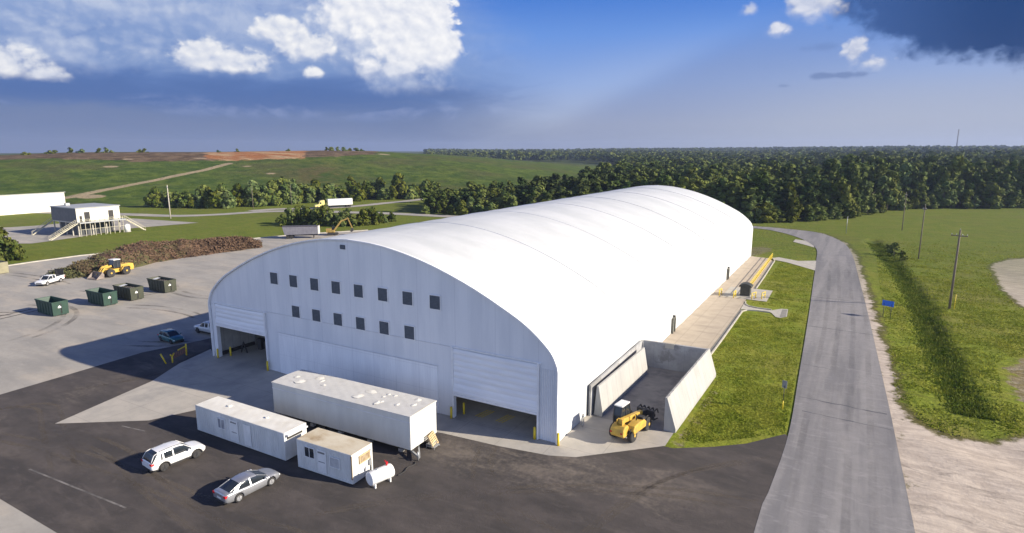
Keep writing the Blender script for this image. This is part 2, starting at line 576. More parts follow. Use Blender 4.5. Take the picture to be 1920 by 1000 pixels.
mat_walk = M('walk_concrete', (0.45, 0.38, 0.295), (0.40, 0.335, 0.26), 0.6, 6, rough=0.85, obj=False, c3=(0.33, 0.28, 0.22), s3=0.3, t3=(0.52, 0.7), st3=(0.4, 1.6, 1),
             lines=[(0, 2.15, 0.05, 0.4, 0.4, (0.17, 0.15, 0.12)), (1, 4.6, 0.05, 0.3, 0.35, (0.17, 0.15, 0.12))])
mat_yard = M('worn_yard_concrete', (0.365, 0.340, 0.300), (0.265, 0.252, 0.230), 0.16, 9, (0.5, 1.7, 1), 0.9, bump=0.03, bscale=1.2, obj=False,
             c3=(0.44, 0.385, 0.315), s3=0.07, t3=(0.47, 0.66), st3=(1.0, 2.6, 1), a3=0.75, lo=0.3, hi=0.7, grit=0.5)
mat_asphalt = M('dark_asphalt', (0.048, 0.042, 0.039), (0.078, 0.066, 0.060), 0.22, 9, (0.7, 1.6, 1), 0.9, bump=0.02, bscale=5, obj=False,
                c3=(0.135, 0.112, 0.095), s3=0.11, t3=(0.54, 0.76), st3=(1.0, 2.4, 1), a3=0.6, grit=0.6)
def dust_on(m):
    """pale sandy dirt tracked over the asphalt in front of the right doorway and bay"""
    N = NT(m.node_tree)
    b = [n for n in N.n if n.type == 'BSDF_PRINCIPLED'][0]
    src = b.inputs['Base Color'].links[0].from_socket
    pos = V(N, N.new('ShaderNodeNewGeometry').outputs['Position'])
    x, y, _ = N.xyz(pos)
    n = (N.noise(N.scale(pos, (0.35, 1.0, 1)), 0.45, 9, 0.68, 1.0) - 0.5) * 2.4
    n_ = (N.noise(N.scale(pos, (1.0, 0.8, 1)), 2.2, 8, 0.7) - 0.5) * 1.6
    f = N.step(n + n_ + N.step((y + x * -0.12 + 4.5).abs(), 7.0, 0.0) * 1.0 - 0.75, -0.25, 0.8) * N.step(x, -14.0, -4.0) * N.step(x, 17.0, 9.0)
    g = N.step(n + n_ * 0.7 + N.step(((x + 51.5) + (y + 13.0) * 0.25).abs(), 6.0, 0.0) * 0.8 - 0.75, -0.2, 0.8)
    col = N.mix((f * 0.5).max(g * 0.45), V(N, src), (0.26, 0.215, 0.17))
    N.l.new(col.s, b.inputs['Base Color'])


dust_on(mat_asphalt)
mat_road = M('grey_road_asphalt', (0.195, 0.188, 0.190), (0.255, 0.243, 0.238), 0.45, 8, (1.1, 0.06, 1), 0.9, bump=0.015, bscale=6, obj=False,
             c3=(0.135, 0.133, 0.140), s3=0.30, t3=(0.48, 0.62), st3=(1.0, 0.08, 1), a3=0.6, grit=0.5)
mat_dark_line = M('dark_road_strip', (0.09, 0.09, 0.10), (0.12, 0.12, 0.125), 1.0, rough=0.9, obj=False)
mat_kerb = M('kerb_concrete', (0.46, 0.43, 0.37), (0.38, 0.355, 0.31), 0.8, rough=0.85, obj=False)
mat_gutter = M('gutter_dark_concrete', (0.20, 0.19, 0.175), (0.26, 0.25, 0.22), 1.0, rough=0.9, obj=False)  # darker concrete for the gutter and the drain grate
mat_precast = M('precast_concrete', (0.335, 0.33, 0.315), (0.385, 0.38, 0.36), 0.7, 6, (1, 1, 0.3), 0.8, obj=False, lines=[(1, 1.32, 0.05, 0, 0.6, (0.2, 0.2, 0.21))])
mat_block = M('grey_concrete_wall', (0.30, 0.30, 0.305), (0.38, 0.38, 0.38), 0.6, 6, rough=0.85, obj=False, c3=(0.24, 0.235, 0.23), s3=0.45, t3=(0.5, 0.6),
              lines=[(0, 1.85, 0.03, 0, 0.35, (0.15, 0.15, 0.16))])
mat_yellow = M('safety_yellow', (0.75, 0.56, 0.03), (0.66, 0.48, 0.03), 2.0, rough=0.5)
mat_machine = M('machine_yellow', (0.58, 0.37, 0.060), (0.46, 0.29, 0.055), 1.5, rough=0.5, c3=(0.28, 0.20, 0.09), s3=1.3, t3=(0.55, 0.75), a3=0.6)
mat_oldyellow = M('faded_machine_yellow', (0.36, 0.25, 0.06), (0.25, 0.17, 0.05), 1.2, rough=0.7, c3=(0.12, 0.085, 0.05), s3=1.0, t3=(0.5, 0.7), a3=0.7)
mat_black = M('black_rubber', (0.022, 0.022, 0.024), (0.045, 0.042, 0.040), 3.0, rough=0.85)
mat_darkmetal = M('dark_metal', (0.05, 0.05, 0.055), (0.075, 0.072, 0.07), 2.0, rough=0.55, metal=0.3)
mat_glass = M('dark_glass', (0.018, 0.024, 0.032), (0.03, 0.037, 0.045), 1.0, rough=0.08, spec=0.6)
mat_rim = M('alloy_rim', (0.50, 0.50, 0.51), (0.42, 0.42, 0.43), 3.0, rough=0.35, metal=0.6)
mat_blackrim = M('black_rim', (0.05, 0.05, 0.055), (0.07, 0.07, 0.07), 3.0, rough=0.4, metal=0.3)
mat_red = M('red_lamp_glass', (0.55, 0.02, 0.025), (0.42, 0.015, 0.02), 4.0, rough=0.2)
mat_lamp = M('headlamp_glass', (0.65, 0.67, 0.70), (0.55, 0.57, 0.6), 4.0, rough=0.15)
mat_plate = M('number_plate', (0.7, 0.7, 0.68), (0.6, 0.6, 0.58), 6.0, rough=0.5)
mat_galv = M('galvanised_steel', (0.40, 0.41, 0.42), (0.32, 0.33, 0.34), 2.0, rough=0.45, metal=0.5)
mat_wood = M('weathered_wood', (0.19, 0.155, 0.12), (0.13, 0.105, 0.085), 2.0, 5, (3, 3, 0.3), 0.9)
mat_pallet = M('pallet_wood', (0.56, 0.43, 0.25), (0.45, 0.33, 0.18), 3.0, rough=0.9)
mat_contside = M('white_container_steel', (0.66, 0.66, 0.64), (0.57, 0.57, 0.55), 0.9, 5, (1, 1, 0.3), 0.55, c3=(0.45, 0.40, 0.33), s3=1.3, t3=(0.66, 0.8), a3=0.5)
mat_conttop = M('white_container_roof', (0.74, 0.72, 0.66), (0.66, 0.63, 0.56), 0.7, rough=0.6, c3=(0.52, 0.47, 0.38), s3=0.7, t3=(0.58, 0.78), a3=0.55)
mat_rusttop = M('rust_stained_roof', (0.60, 0.54, 0.42), (0.47, 0.38, 0.25), 0.6, 8, (0.6, 1.0, 1), 0.7, c3=(0.24, 0.14, 0.06), s3=0.55, t3=(0.50, 0.72), a3=0.8)
mat_trailer = M('trailer_siding', (0.60, 0.595, 0.56), (0.53, 0.525, 0.495), 0.7, 5, (1, 1, 0.3), 0.55, lines=[(0, 1.22, 0.025, 0, 0.10, (0.36, 0.36, 0.34))])
mat_trailtop = M('trailer_roof_coating', (0.50, 0.49, 0.465), (0.58, 0.57, 0.545), 0.6, 6, rough=0.7, c3=(0.38, 0.36, 0.34), s3=0.6, t3=(0.52, 0.7), a3=0.6)
mat_greenbin = M('green_steel', (0.018, 0.050, 0.036), (0.026, 0.062, 0.046), 1.2, rough=0.55, lines=[(0, 0.75, 0.05, 0, 0.35, (0.014, 0.04, 0.03))])
mat_olivebin = M('olive_steel', (0.044, 0.050, 0.032), (0.056, 0.060, 0.040), 1.2, rough=0.6, lines=[(0, 0.75, 0.05, 0, 0.35, (0.028, 0.032, 0.022))], c3=(0.10, 0.075, 0.045), s3=1.0, t3=(0.6, 0.75), a3=0.5)
mat_mark = M('white_paint_mark', (0.75, 0.75, 0.73), (0.66, 0.66, 0.64), 5.0, rough=0.6)
mat_whiteline = M('worn_line_paint', (0.22, 0.205, 0.19), (0.085, 0.078, 0.075), 0.8, 6, rough=0.9, obj=False)
mat_bluesign = M('blue_sign_face', (0.01, 0.13, 0.62), (0.012, 0.11, 0.53), 2.0, rough=0.4)
mat_bluedrum = M('blue_plastic', (0.012, 0.05, 0.20), (0.015, 0.06, 0.24), 2.0, rough=0.5)
mat_greysign = M('grey_sign_back', (0.17, 0.18, 0.20), (0.21, 0.22, 0.24), 3.0, rough=0.5)
mat_shed = M('cream_steel_siding', (0.72, 0.69, 0.60), (0.66, 0.635, 0.56), 0.3, rough=0.55, lines=[(1, 0.9, 0.06, 0, 0.1, (0.42, 0.4, 0.36))])
mat_shedroof = M('grey_steel_roof', (0.36, 0.37, 0.37), (0.31, 0.32, 0.33), 0.3, rough=0.5, lines=[(0, 0.9, 0.06, 0, 0.2, (0.2, 0.2, 0.21))])
mat_dark = M('dark_opening', (0.035, 0.033, 0.033), (0.05, 0.048, 0.045), 1.0, rough=0.9)
mat_brownpanel = M('rusty_shutter', (0.23, 0.16, 0.085), (0.33, 0.26, 0.17), 3.0, rough=0.8)
mat_bark = M('bark', (0.085, 0.068, 0.05), (0.13, 0.105, 0.08), 2.0, rough=0.95)
mat_leaf = M('forest_foliage', (0.050, 0.084, 0.015), (0.145, 0.168, 0.036), 0.24, 5, rough=0.8, spec=0.15, trans=0.12, rnd=0.9, obj=False)
mat_leaf2 = M('bright_foliage', (0.050, 0.078, 0.013), (0.115, 0.130, 0.028), 0.5, 5, rough=0.8, spec=0.15, trans=0.14, rnd=0.7, obj=False)
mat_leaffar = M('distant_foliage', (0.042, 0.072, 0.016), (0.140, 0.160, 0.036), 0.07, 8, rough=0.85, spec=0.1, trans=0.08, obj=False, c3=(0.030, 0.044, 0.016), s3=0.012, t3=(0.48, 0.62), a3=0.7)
mat_blade = M('grass_blades', (0.15, 0.19, 0.016), (0.30, 0.31, 0.042), 0.35, 8, rough=0.9, spec=0.1, trans=0.2, obj=False)
mat_weed = M('ditch_weeds', (0.075, 0.115, 0.012), (0.15, 0.175, 0.024), 0.6, 6, rough=0.9, spec=0.1, trans=0.2, obj=False)
mat_mulch = M('shredded_debris', (0.125, 0.072, 0.044), (0.062, 0.038, 0.024), 0.7, 7, rough=0.95, bump=0.25, bscale=1.3, obj=False, c3=(0.072, 0.078, 0.028), s3=0.075, t3=(0.44, 0.58), a3=0.85)
mat_orangemesh = M('orange_mesh', (0.34, 0.15, 0.08), (0.25, 0.11, 0.07), 3.0, rough=0.7)
mat_tan = M('tan_steel', (0.27, 0.25, 0.16), (0.22, 0.20, 0.13), 1.0, rough=0.7)
mat_hvacdark = M('dark_green_tank_paint', (0.035, 0.038, 0.032), (0.05, 0.052, 0.045), 1.5, rough=0.6)
mat_bluewhite = M('white_paint', (0.74, 0.74, 0.73), (0.68, 0.68, 0.67), 2.0, rough=0.45)


def paint(name, c, metal=0.0):
    return M(name, c, tuple(x * 0.9 for x in c), 2.0, rough=0.3, metal=metal, coat=0.8)


mat_whitecar = paint('white_car_paint', (0.80, 0.80, 0.80))
mat_silvercar = paint('silver_car_paint', (0.40, 0.41, 0.44), 0.55)
mat_tealcar = paint('teal_car_paint', (0.045, 0.15, 0.16), 0.2)
mat_greycar = paint('pale_silver_truck_paint', (0.58, 0.60, 0.62), 0.2)

# ------------------------------------------------------------------ terrain
DITCH = [(27.5, 162), (27.8, 156.8), (31.4, 116.5), (33.2, 82.3), (33.4, 56.6), (33.7, 35.6), (34.5, 23.5), (36, 8)]
SAND = [at(*p).xy for p in ((1646, 676), (1652, 712), (1662, 738), (1688, 764), (1722, 795), (1790, 824), (1860, 829), (2050, 812), (2300, 1020), (1712, 1030), (1690, 870))]
SANDTOP = [at(*p).xy for p in ((1860, 497), (1895, 486), (1990, 480), (2100, 560), (1925, 576), (1885, 545))]
SOIL1 = [at(*p).xy for p in ((1868, 680), (1900, 668), (2000, 670), (2000, 770), (1925, 768), (1882, 745))]
SOIL2 = [at(*p).xy for p in ((1404, 462), (1440, 463), (1452, 470), (1440, 480), (1404, 481))]
SOIL3 = [at(*p).xy for p in ((1300, 800), (1330, 740), (1338, 730), (1338, 750), (1300, 815), (1270, 838), (1262, 832))]


def sdf(poly, X, Y):
    """signed distance, positive inside"""
    P = np.array([(p[0], p[1]) for p in poly])
    d = np.full(X.shape, 1e9)
    ins = np.zeros(X.shape, bool)
    for i in range(len(P)):
        a, b = P[i], P[(i + 1) % len(P)]
        e = b - a
        t = np.clip(((X - a[0]) * e[0] + (Y - a[1]) * e[1]) / (e @ e), 0, 1)
        d = np.minimum(d, np.hypot(X - a[0] - t * e[0], Y - a[1] - t * e[1]))
        c = ((a[1] > Y) != (b[1] > Y))
        with np.errstate(divide='ignore', invalid='ignore'):
            ins ^= c & (X < (b[0] - a[0]) * (Y - a[1]) / (b[1] - a[1]) + a[0])
    return np.where(ins, d, -d)


def polyline_d(line, X, Y):
    d = np.full(X.shape, 1e9)
    for (a, b) in zip(line[:-1], line[1:]):
        a, b = np.array(a[:2], float), np.array(b[:2], float)
        e = b - a
        t = np.clip(((X - a[0]) * e[0] + (Y - a[1]) * e[1]) / (e @ e), 0, 1)
        d = np.minimum(d, np.hypot(X - a[0] - t * e[0], Y - a[1] - t * e[1]))
    return d


def vnoise(X, Y, s, seed=0):
    """smooth value noise in -1..1"""
    x, y = X / s + seed * 17.3, Y / s + seed * 31.7
    xi, yi = np.floor(x), np.floor(y)
    fx, fy = x - xi, y - yi
    fx, fy = fx * fx * (3 - 2 * fx), fy * fy * (3 - 2 * fy)
    h = lambda a, b: np.modf(np.abs(np.sin(a * 127.1 + b * 311.7 + seed * 7.7) * 43758.5453))[0] * 2 - 1
    return (h(xi, yi) * (1 - fx) + h(xi + 1, yi) * fx) * (1 - fy) + (h(xi, yi + 1) * (1 - fx) + h(xi + 1, yi + 1) * fx) * fy


def AR(X, Y):
    dx, dy = X - CAMP.x, Y - CAMP.y
    a, f = dx * math.cos(YAW) + dy * math.sin(YAW), dy * math.cos(YAW) - dx * math.sin(YAW)
    return np.degrees(np.arctan2(a, f)), np.hypot(a, f)


def gz(X, Y):
    X, Y = np.asarray(X, float), np.asarray(Y, float)
    a, r = AR(X, Y)
    rise = sstep(r, 480, 2900) * (13.0 + 6.0 * sstep(a, -5, 38)) + (vnoise(X, Y, 420, 3) * 3.5) * sstep(r, 600, 1300)
    d = polyline_d(DITCH, X, Y)
    d = d + vnoise(X, Y, 5, 11) * 0.7
    w = 1 - sstep(d, 0.3, 3.0)
    fld = (X > 27) & (Y < 175)
    field = np.where(fld, (vnoise(X, Y, 9, 1) * 0.16 + vnoise(X, Y, 3.1, 2) * 0.07) * sstep(X, 27, 31) * (1 - sstep(Y, 110, 172)), 0)
    sand = sstep(sdf(SAND, X, Y), -0.5, 3) * np.where(X > 26.4, 1, 0) * (vnoise(X, Y, 2.3, 5) * 0.10 + vnoise(X, Y, 6, 6) * 0.14)
    depth = (0.6 + 0.25 * vnoise(X, Y, 11, 12)) * sstep(Y, 22, 36) * np.where(Y < 165, 1, 0)
    return -0.05 + rise - depth * w + field + sand


def axis(spans):
    out = [spans[0][0]]
    for a, b, s in spans:
        n = max(1, int(round((b - a) / s)))
        out += list(np.linspace(a, b, n + 1)[1:])
    return np.array(out)


xs = axis([(-3300, -1000, 230), (-1000, -380, 62), (-380, -60, 10), (-60, 6, 6), (6, 22, 2), (22, 66, 0.8), (66, 140, 4), (140, 460, 20), (460, 1500, 60), (1500, 3300, 300)])
ys = axis([(-1200, -200, 120), (-200, -30, 15), (-30, 4, 3), (4, 70, 0.9), (70, 180, 2), (180, 460, 10), (460, 1500, 50), (1500, 3900, 200)])
GX, GY = np.meshgrid(xs, ys, indexing='ij')
GZ = gz(GX, GY)
_, GR = AR(GX, GY)
idx = np.arange(GX.size).reshape(GX.shape)
gf = np.stack([idx[:-1, :-1], idx[1:, :-1], idx[1:, 1:], idx[:-1, 1:]], -1).reshape(-1, 4)
ROAD_EDGE = [(27.6, 0.3), (27.3, 11.1), (26.8, 26.5), (26.4, 39.7), (25.2, 69.1), (23.9, 98.5), (22.4, 129.7), (19.8, 152.3), (13.3, 171), (6.6, 176.3), (-2, 179.5), (-9.2, 180.7), (-40, 183)]
sand_d = np.maximum(np.maximum(sdf(SAND, GX, GY), sdf(SANDTOP, GX, GY) + 0.3), 1.0 - polyline_d(ROAD_EDGE, GX, GY))
soil_d = np.maximum(np.maximum(sdf(SOIL1, GX, GY) - 1.0, sdf(SOIL2, GX, GY)), sdf(SOIL3, GX, GY))
lush = (1 - sstep(polyline_d(DITCH, GX, GY) + vnoise(GX, GY, 4, 13) * 1.1, 0.4, 2.6)) * np.where(GY < 163, 1, 0) * sstep(GY, 22, 34)
ground = link('ground', np_mesh('ground', np.stack([GX, GY, GZ], -1).reshape(-1, 3), gf, ground_material(), True,
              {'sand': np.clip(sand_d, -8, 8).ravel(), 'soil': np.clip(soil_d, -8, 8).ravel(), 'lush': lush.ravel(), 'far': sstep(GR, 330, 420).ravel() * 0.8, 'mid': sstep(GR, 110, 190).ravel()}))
tag(ground, kind='structure')


def sheet(name, poly, z, mat, thick=0.0):
    """a flat paved area, optionally with a raised edge"""
    bm = bmesh.new()
    vs = [bm.verts.new((p[0], p[1], z)) for p in poly]
    f = bm.faces.new(vs)
    if f.calc_area() and f.normal.z < 0: f.normal_flip()
    f.normal_update()
    if f.normal.z < 0: f.normal_flip()
    bmesh.ops.triangulate(bm, faces=[f])
    me = bpy.data.meshes.new(name)
    bm.to_mesh(me)
    bm.free()
    me.materials.append(mat)
    return tag(link(name, me), kind='structure')


def ribbon(name, left, right, z, mat):
    mb = MB()
    vs = [(p[0], p[1], z) for p in left] + [(p[0], p[1], z) for p in right]
    n = len(left)
    mb.add(vs, [(i, i + 1, n + i + 1, n + i) for i in range(n - 1)])
    return tag(mb.build(name, mat), kind='structure')


def smooth_line(pts, k=6):
    """Catmull-Rom through 2D points"""
    P = [Vector(p[:2]) for p in pts]
    P = [P[0] * 2 - P[1]] + P + [P[-1] * 2 - P[-2]]
    out = []
    for i in range(1, len(P) - 2):
        for t in np.arange(k) / k:
            a, b, c, d = P[i - 1:i + 3]
            out.append(0.5 * ((2 * b) + (c - a) * t + (2 * a - 5 * b + 4 * c - d) * t * t + (3 * b - a - 3 * c + d) * t ** 3))
    return out + [P[-2]]


def path_ribbon(name, pts, w, z, mat):
    L = smooth_line(pts)
    l, r = [], []
    for i, p in enumerate(L):
        d = (L[min(i + 1, len(L) - 1)] - L[max(i - 1, 0)]).normalized()
        nrm = Vector((-d.y, d.x))
        l.append(p + nrm * w / 2)
        r.append(p - nrm * w / 2)
    return ribbon(name, l, r, z, mat)


# yard: pale worn concrete to the left, dark asphalt round the hall, concrete aprons at the doors
curbline = [at(*p).xy for p in ((-420, 575), (-150, 530), (0, 501), (60, 492), (150, 480), (300, 465), (440, 451), (560, 440), (690, 432))]
sheet('concrete_yard', [(-160, -140), (-20, -140), (-20, -29.3), (-58, -29.3), (-58.5, -14), (-59, -4), (-57, 3), (-56.2, 8), (-56, 60), (-56, 175)] + [tuple(p) for p in reversed(curbline)], 0.0, mat_yard)
sheet('asphalt_yard', [(-58, -29.3), (-20, -29.3), (-20, -70), (19.5, -70), (19.5, 0), (19.3, 11.0), (18.0, 12.3)] + [at(*p).xy for p in ((1440, 822), (1400, 832), (1340, 838), (1262, 841))]
      + [(0, 4), (0, 10), (-49.4, 10), (-49.4, 140), (-56, 140), (-56, 60), (-56.2, 8), (-57, 3), (-59, -4), (-58.5, -14)], 0.012, mat_asphalt)
roadL = [(17.5, -60), (17.7, -5.2), (17.9, 0.3), (18.3, 12.4), (17.8, 30.6), (17.0, 57), (15.9, 88), (14.9, 115), (13.5, 137.6), (8.2, 155.7), (0.6, 168.5), (-8.2, 174.4), (-40, 177)]
roadR = [(28, -60), (27.7, -5.2), (27.6, 0.3), (27.2, 13.5), (26.7, 29), (25.2, 69.1), (23.9, 98.5), (22.4, 129.7), (19.8, 152.3), (13.3, 171), (5, 177), (-8.9, 180.5), (-40, 183)]
n_ = 90


def resample(L, n):
    L = smooth_line(L, 8)
    d = [0]
    for a, b in zip(L[:-1], L[1:]): d.append(d[-1] + (b - a).length)
    q = np.linspace(0, d[-1], n)
    return list(zip(np.interp(q, d, [p.x for p in L]), np.interp(q, d, [p.y for p in L])))


ribbon('road', resample(roadL, n_), resample(roadR, n_), 0.028, mat_road)
for yy, xa, xb, w in ((53.0, 17.2, 25.9, 0.25), (74.2, 16.5, 25.0, 0.22), (71.6, 19.5, 23.0, 0.12), (22.4, 18.4, 26.6, 0.28), (18.6, 19.0, 26.8, 0.22), (34.0, 17.9, 21.5, 0.12)):
    mb = MB()
    k = 14
    top = [(xa + (xb - xa) * i / k, yy + random.uniform(-.12, .12) + (i / k - .5) * -0.5, 0.034) for i in range(k + 1)]
    wv = [w * random.uniform(.3, 1.2) for _ in range(k + 1)]
    vs = [(p[0], p[1] - a / 2, p[2]) for p, a in zip(top, wv)] + [(p[0], p[1] + a / 2, p[2]) for p, a in zip(top, wv)]
    mb.add(vs, [(i, i + 1, k + 2 + i, k + 1 + i) for i in range(k)])
    tag(mb.build('road_dark_line', mat_dark_line), kind='structure')  # thin dark strips laid across the road
apron = [at(103, 795).xy, at(279, 789).xy, at(369, 769).xy, (-28.5, -10.2), (-23.5, -5.4), (-14.2, -4.1), (-10.4, -3.5), (-4.5, -3.1), (0.3, -2.4), (2.5, -1.5), (6.1, 1.9), (8.75, 4.4), (8.75, 25.0), (0.05, 25.0), (0.05, 0.0), (-49.3, 0.0), (-52.3, 1.3), (-50.6, -4.2), (-47.7, -9.3)]
sheet('concrete_apron', apron, 0.024, mat_concrete)
sheet('hall_floor', [(-49.3, 0.02), (-0.1, 0.02), (-0.1, 114.6), (-49.3, 114.6)], 0.020, mat_concrete)
# walk along the hall's long side with kerb and gutter
walk_edge = [(6.5, 25.0), (6.55, 40), (6.5, 58.2)]
walk_edge2 = [(6.3, 66), (5.9, 90), (5.5, 110.5)]
sheet('side_walk', [(0.05, 25.0)] + walk_edge + walk_edge2 + [(4.6, 113.5), (0.05, 114.6)], 0.03, mat_walk)
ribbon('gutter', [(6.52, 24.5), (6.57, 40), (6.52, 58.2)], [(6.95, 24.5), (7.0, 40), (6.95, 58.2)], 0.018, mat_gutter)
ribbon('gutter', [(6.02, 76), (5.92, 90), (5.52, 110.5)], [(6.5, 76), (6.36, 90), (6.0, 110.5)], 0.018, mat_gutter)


def kerb(pts, w=0.2, h=0.14, name='kerb', mat=mat_kerb):
    mb = MB()
    L = [Vector((p[0], p[1], 0)) for p in pts]
    rings = []
    for i, p in enumerate(L):
        d = (L[min(i + 1, len(L) - 1)] - L[max(i - 1, 0)]).normalized()
        n = Vector((-d.y, d.x, 0)) * w / 2
        rings.append([p + n + Vector((0, 0, -0.1)), p + n + Vector((0, 0, h)), p - n + Vector((0, 0, h)), p - n + Vector((0, 0, -0.1))])
    mb.loft(rings, False)
    return tag(mb.build(name, mat), kind='structure')


kerb([(7.06, 24.5), (7.11, 40), (7.06, 57.2), (7.6, 58.4), (9.2, 58.9), (11.2, 58.8)])
kerb([(11.2, 60.6), (9.0, 60.8), (7.4, 61.4), (6.7, 62.8), (6.5, 64.4)])
kerb([(6.6, 76.2), (6.46, 90), (6.1, 110.5), (5.3, 113.8)])
kerb([tuple(p) for p in curbline], 0.7, 0.18)
sheet('drain_channel', [(6.6, 58.5), (7.6, 58.9), (11.2, 59.1), (12.3, 56.3), (13.0, 56.0), (13.9, 57.2), (13.6, 62.4), (12.6, 62.3), (11.2, 60.3), (9.0, 60.4), (7.4, 61.0), (6.4, 63.5)], 0.02, mat_kerb)
sheet('drain_grate', [(12.9, 56.4), (13.75, 57.0), (13.5, 61.9), (12.75, 61.8)], 0.032, mat_gutter)
sheet('tank_pad', [(2.0, 66.4), (9.75, 66.2), (9.65, 75.9), (6.6, 76.0), (2.0, 75.6)], 0.044, mat_kerb)
sheet('driveway', [(4.9, 114.4), (6.4, 116.4), (11.0, 113.2), (14.9, 115.7), (15.6, 101.8), (8.6, 110.2), (6.0, 111.8)], 0.02, mat_kerb)
sheet('driveway', [(7.2, 152.6), (10.4, 150.8), (12.4, 144), (13.2, 138), (10.6, 142), (7.0, 147)], 0.016, mat_kerb)
# faded parking line across the asphalt, yellow floor marks in the right doorway
for a, b, w in ((at(55, 880), at(236, 953), 0.16), (at(228, 799), at(272, 809), 0.14)):
    d = (b - a).normalized()
    n = Vector((-d.y, d.x, 0)) * w / 2
    sheet('painted_line', [(a + n).xy, (b + n).xy, (b - n).xy, (a - n).xy], 0.0185, mat_whiteline)
for x0 in (-9.8, -7.4):
    for k in range(3):
        sheet('painted_line', [(x0 + k * .35, 1.2), (x0 + k * .35 + .14, 1.2), (x0 + k * .35 + .55, 3.1), (x0 + k * .35 + .41, 3.1)], 0.032, mat_yellow)


def tyre_material(name, colour, amount):
    m = bpy.data.materials.new(name)
    m.use_nodes = True
    m.node_tree.nodes.clear()
    N = NT(m.node_tree)
    pos = V(N, N.new('ShaderNodeNewGeometry').outputs['Position'])
    e = V(N, N.new('ShaderNodeAttribute', attribute_name='edge').outputs['Fac'])
    f = N.step(N.noise(pos, 0.12, 5, 0.6), 0.34, 0.66) * N.step(N.noise(pos, 2.5, 5, 0.7), 0.2, 0.6) * N.step(e, 0.0, 0.6) * amount
    d, t = N.new('ShaderNodeBsdfDiffuse'), N.new('ShaderNodeBsdfTransparent')
    d.inputs[0].default_value = (*colour, 1)
    x = N.new('ShaderNodeMixShader')
    N.put(x.inputs[0], f)
    N.l.new(t.outputs[0], x.inputs[1])
    N.l.new(d.outputs[0], x.inputs[2])
    N.l.new(x.outputs[0], N.new('ShaderNodeOutputMaterial').inputs[0])
    return m


def tyre_track(pts, w, z, mat):
    L_ = smooth_line(pts, 8)
    rows_, edge = [], []
    for i, p in enumerate(L_):
        d = (L_[min(i + 1, len(L_) - 1)] - L_[max(i - 1, 0)]).normalized()
        n = Vector((-d.y, d.x))
        for o_, e_ in ((-.5, 0), (-.2, 1), (.2, 1), (.5, 0)):
            q = p + n * (w * o_)
            rows_.append((q.x, q.y, z))
            edge.append(e_ * min(1, i / 5, (len(L_) - 1 - i) / 5))
    f = np.array([[i * 4 + k, i * 4 + k + 1, i * 4 + k + 5, i * 4 + k + 4] for i in range(len(L_) - 1) for k in range(3)])
    tag(link('tyre_track', np_mesh('tyre_track', np.array(rows_), f, mat, False, {'edge': edge})), kind='structure')


mt_dark, mt_pale, mt_road = tyre_material('tyre_dirt', (.15, .14, .13), .75), tyre_material('tyre_dust', (.17, .145, .12), .5), tyre_material('tyre_dark', (.12, .12, .125), .18)
rt_ = random.Random(12)
for cx, cy, r_, a0, a1 in ((-80, 26, 9, -1.2, 2.2), (-80, 26, 10.6, -1.0, 2.0), (-78, 27, 13, -.9, 1.8), (-77, 26, 14.6, -1.1, 1.6), (-96, -14, 16, .2, 2.0), (-96, -14, 17.8, .3, 1.9), (-84, 40, 20, -2.2, -.4), (-84, 40, 21.8, -2.2, -.5)):
    tyre_track([(cx + r_ * math.cos(q), cy + r_ * math.sin(q)) for q in np.linspace(a0, a1, 9)], .9, .006, mt_dark)
for k in range(10):
    x, y, q = rt_.uniform(-115, -62), rt_.uniform(-45, 35), rt_.uniform(0, 3.1)
    ln, bend = rt_.uniform(10, 26), rt_.uniform(-.5, .5)
    for off in (0, 1.9):
        tyre_track([(x + math.cos(q + bend * u) * ln * u - math.sin(q) * off, y + math.sin(q + bend * u) * ln * u + math.cos(q) * off) for u in np.linspace(0, 1, 6)], .6, .007 + .0006 * k, mt_dark)
for pts in (((-50, -26), (-40, -24), (-28, -23), (-14, -22.5), (4, -20), (16, -12)), ((-46, -22), (-34, -21.5), (-24, -23.5), (-8, -25), (12, -24)), ((-54, -18), (-50, -8), (-53, 4), (-53, 30), (-53, 60)),
            ((18, -2), (10, -4), (2, -8), (-6, -14), (-12, -20)), ((-57, -28), (-52, -20), (-44, -22), (-33, -26)), ((17, -16), (8, -14), (0, -12), (-4, -8), (-6, -3.4)), ((17, 6), (12, 1), (9, -4), (7, -12), (5, -22))):
    for off in (0, 1.7):
        tyre_track([(p[0] + off * .5, p[1] + off * .85) for p in pts], .55, .0165, mt_pale)
for off in (1.6, 3.4, 5.4, 7.2):
    tyre_track([(17.9 + off - max(0, y - 60) * .028, y) for y in np.linspace(-20, 118, 12)], .75, .0315, mt_road)
# far left: highway, side road, paving round the raised building
path_ribbon('highway', [at(*p).xy for p in ((60, 398), (230, 402), (320, 405), (400, 403), (500, 397), (590, 396), (640, 398), (740, 401), (860, 407))], 7.5, 0.03, mat_yard)
path_ribbon('side_road', [at(*p).xy for p in ((470, 396), (520, 392.5), (590, 391), (660, 387.5), (720, 381.5), (770, 376.5), (815, 370.5))], 7.0, 0.05, mat_yard)
sheet('far_paving', [at(*p).xy for p in ((-150, 470), (0, 457), (60, 457), (140, 446), (250, 428), (373, 418), (250, 410), (200, 412), (60, 424), (-150, 436))], 0.02, mat_yard)

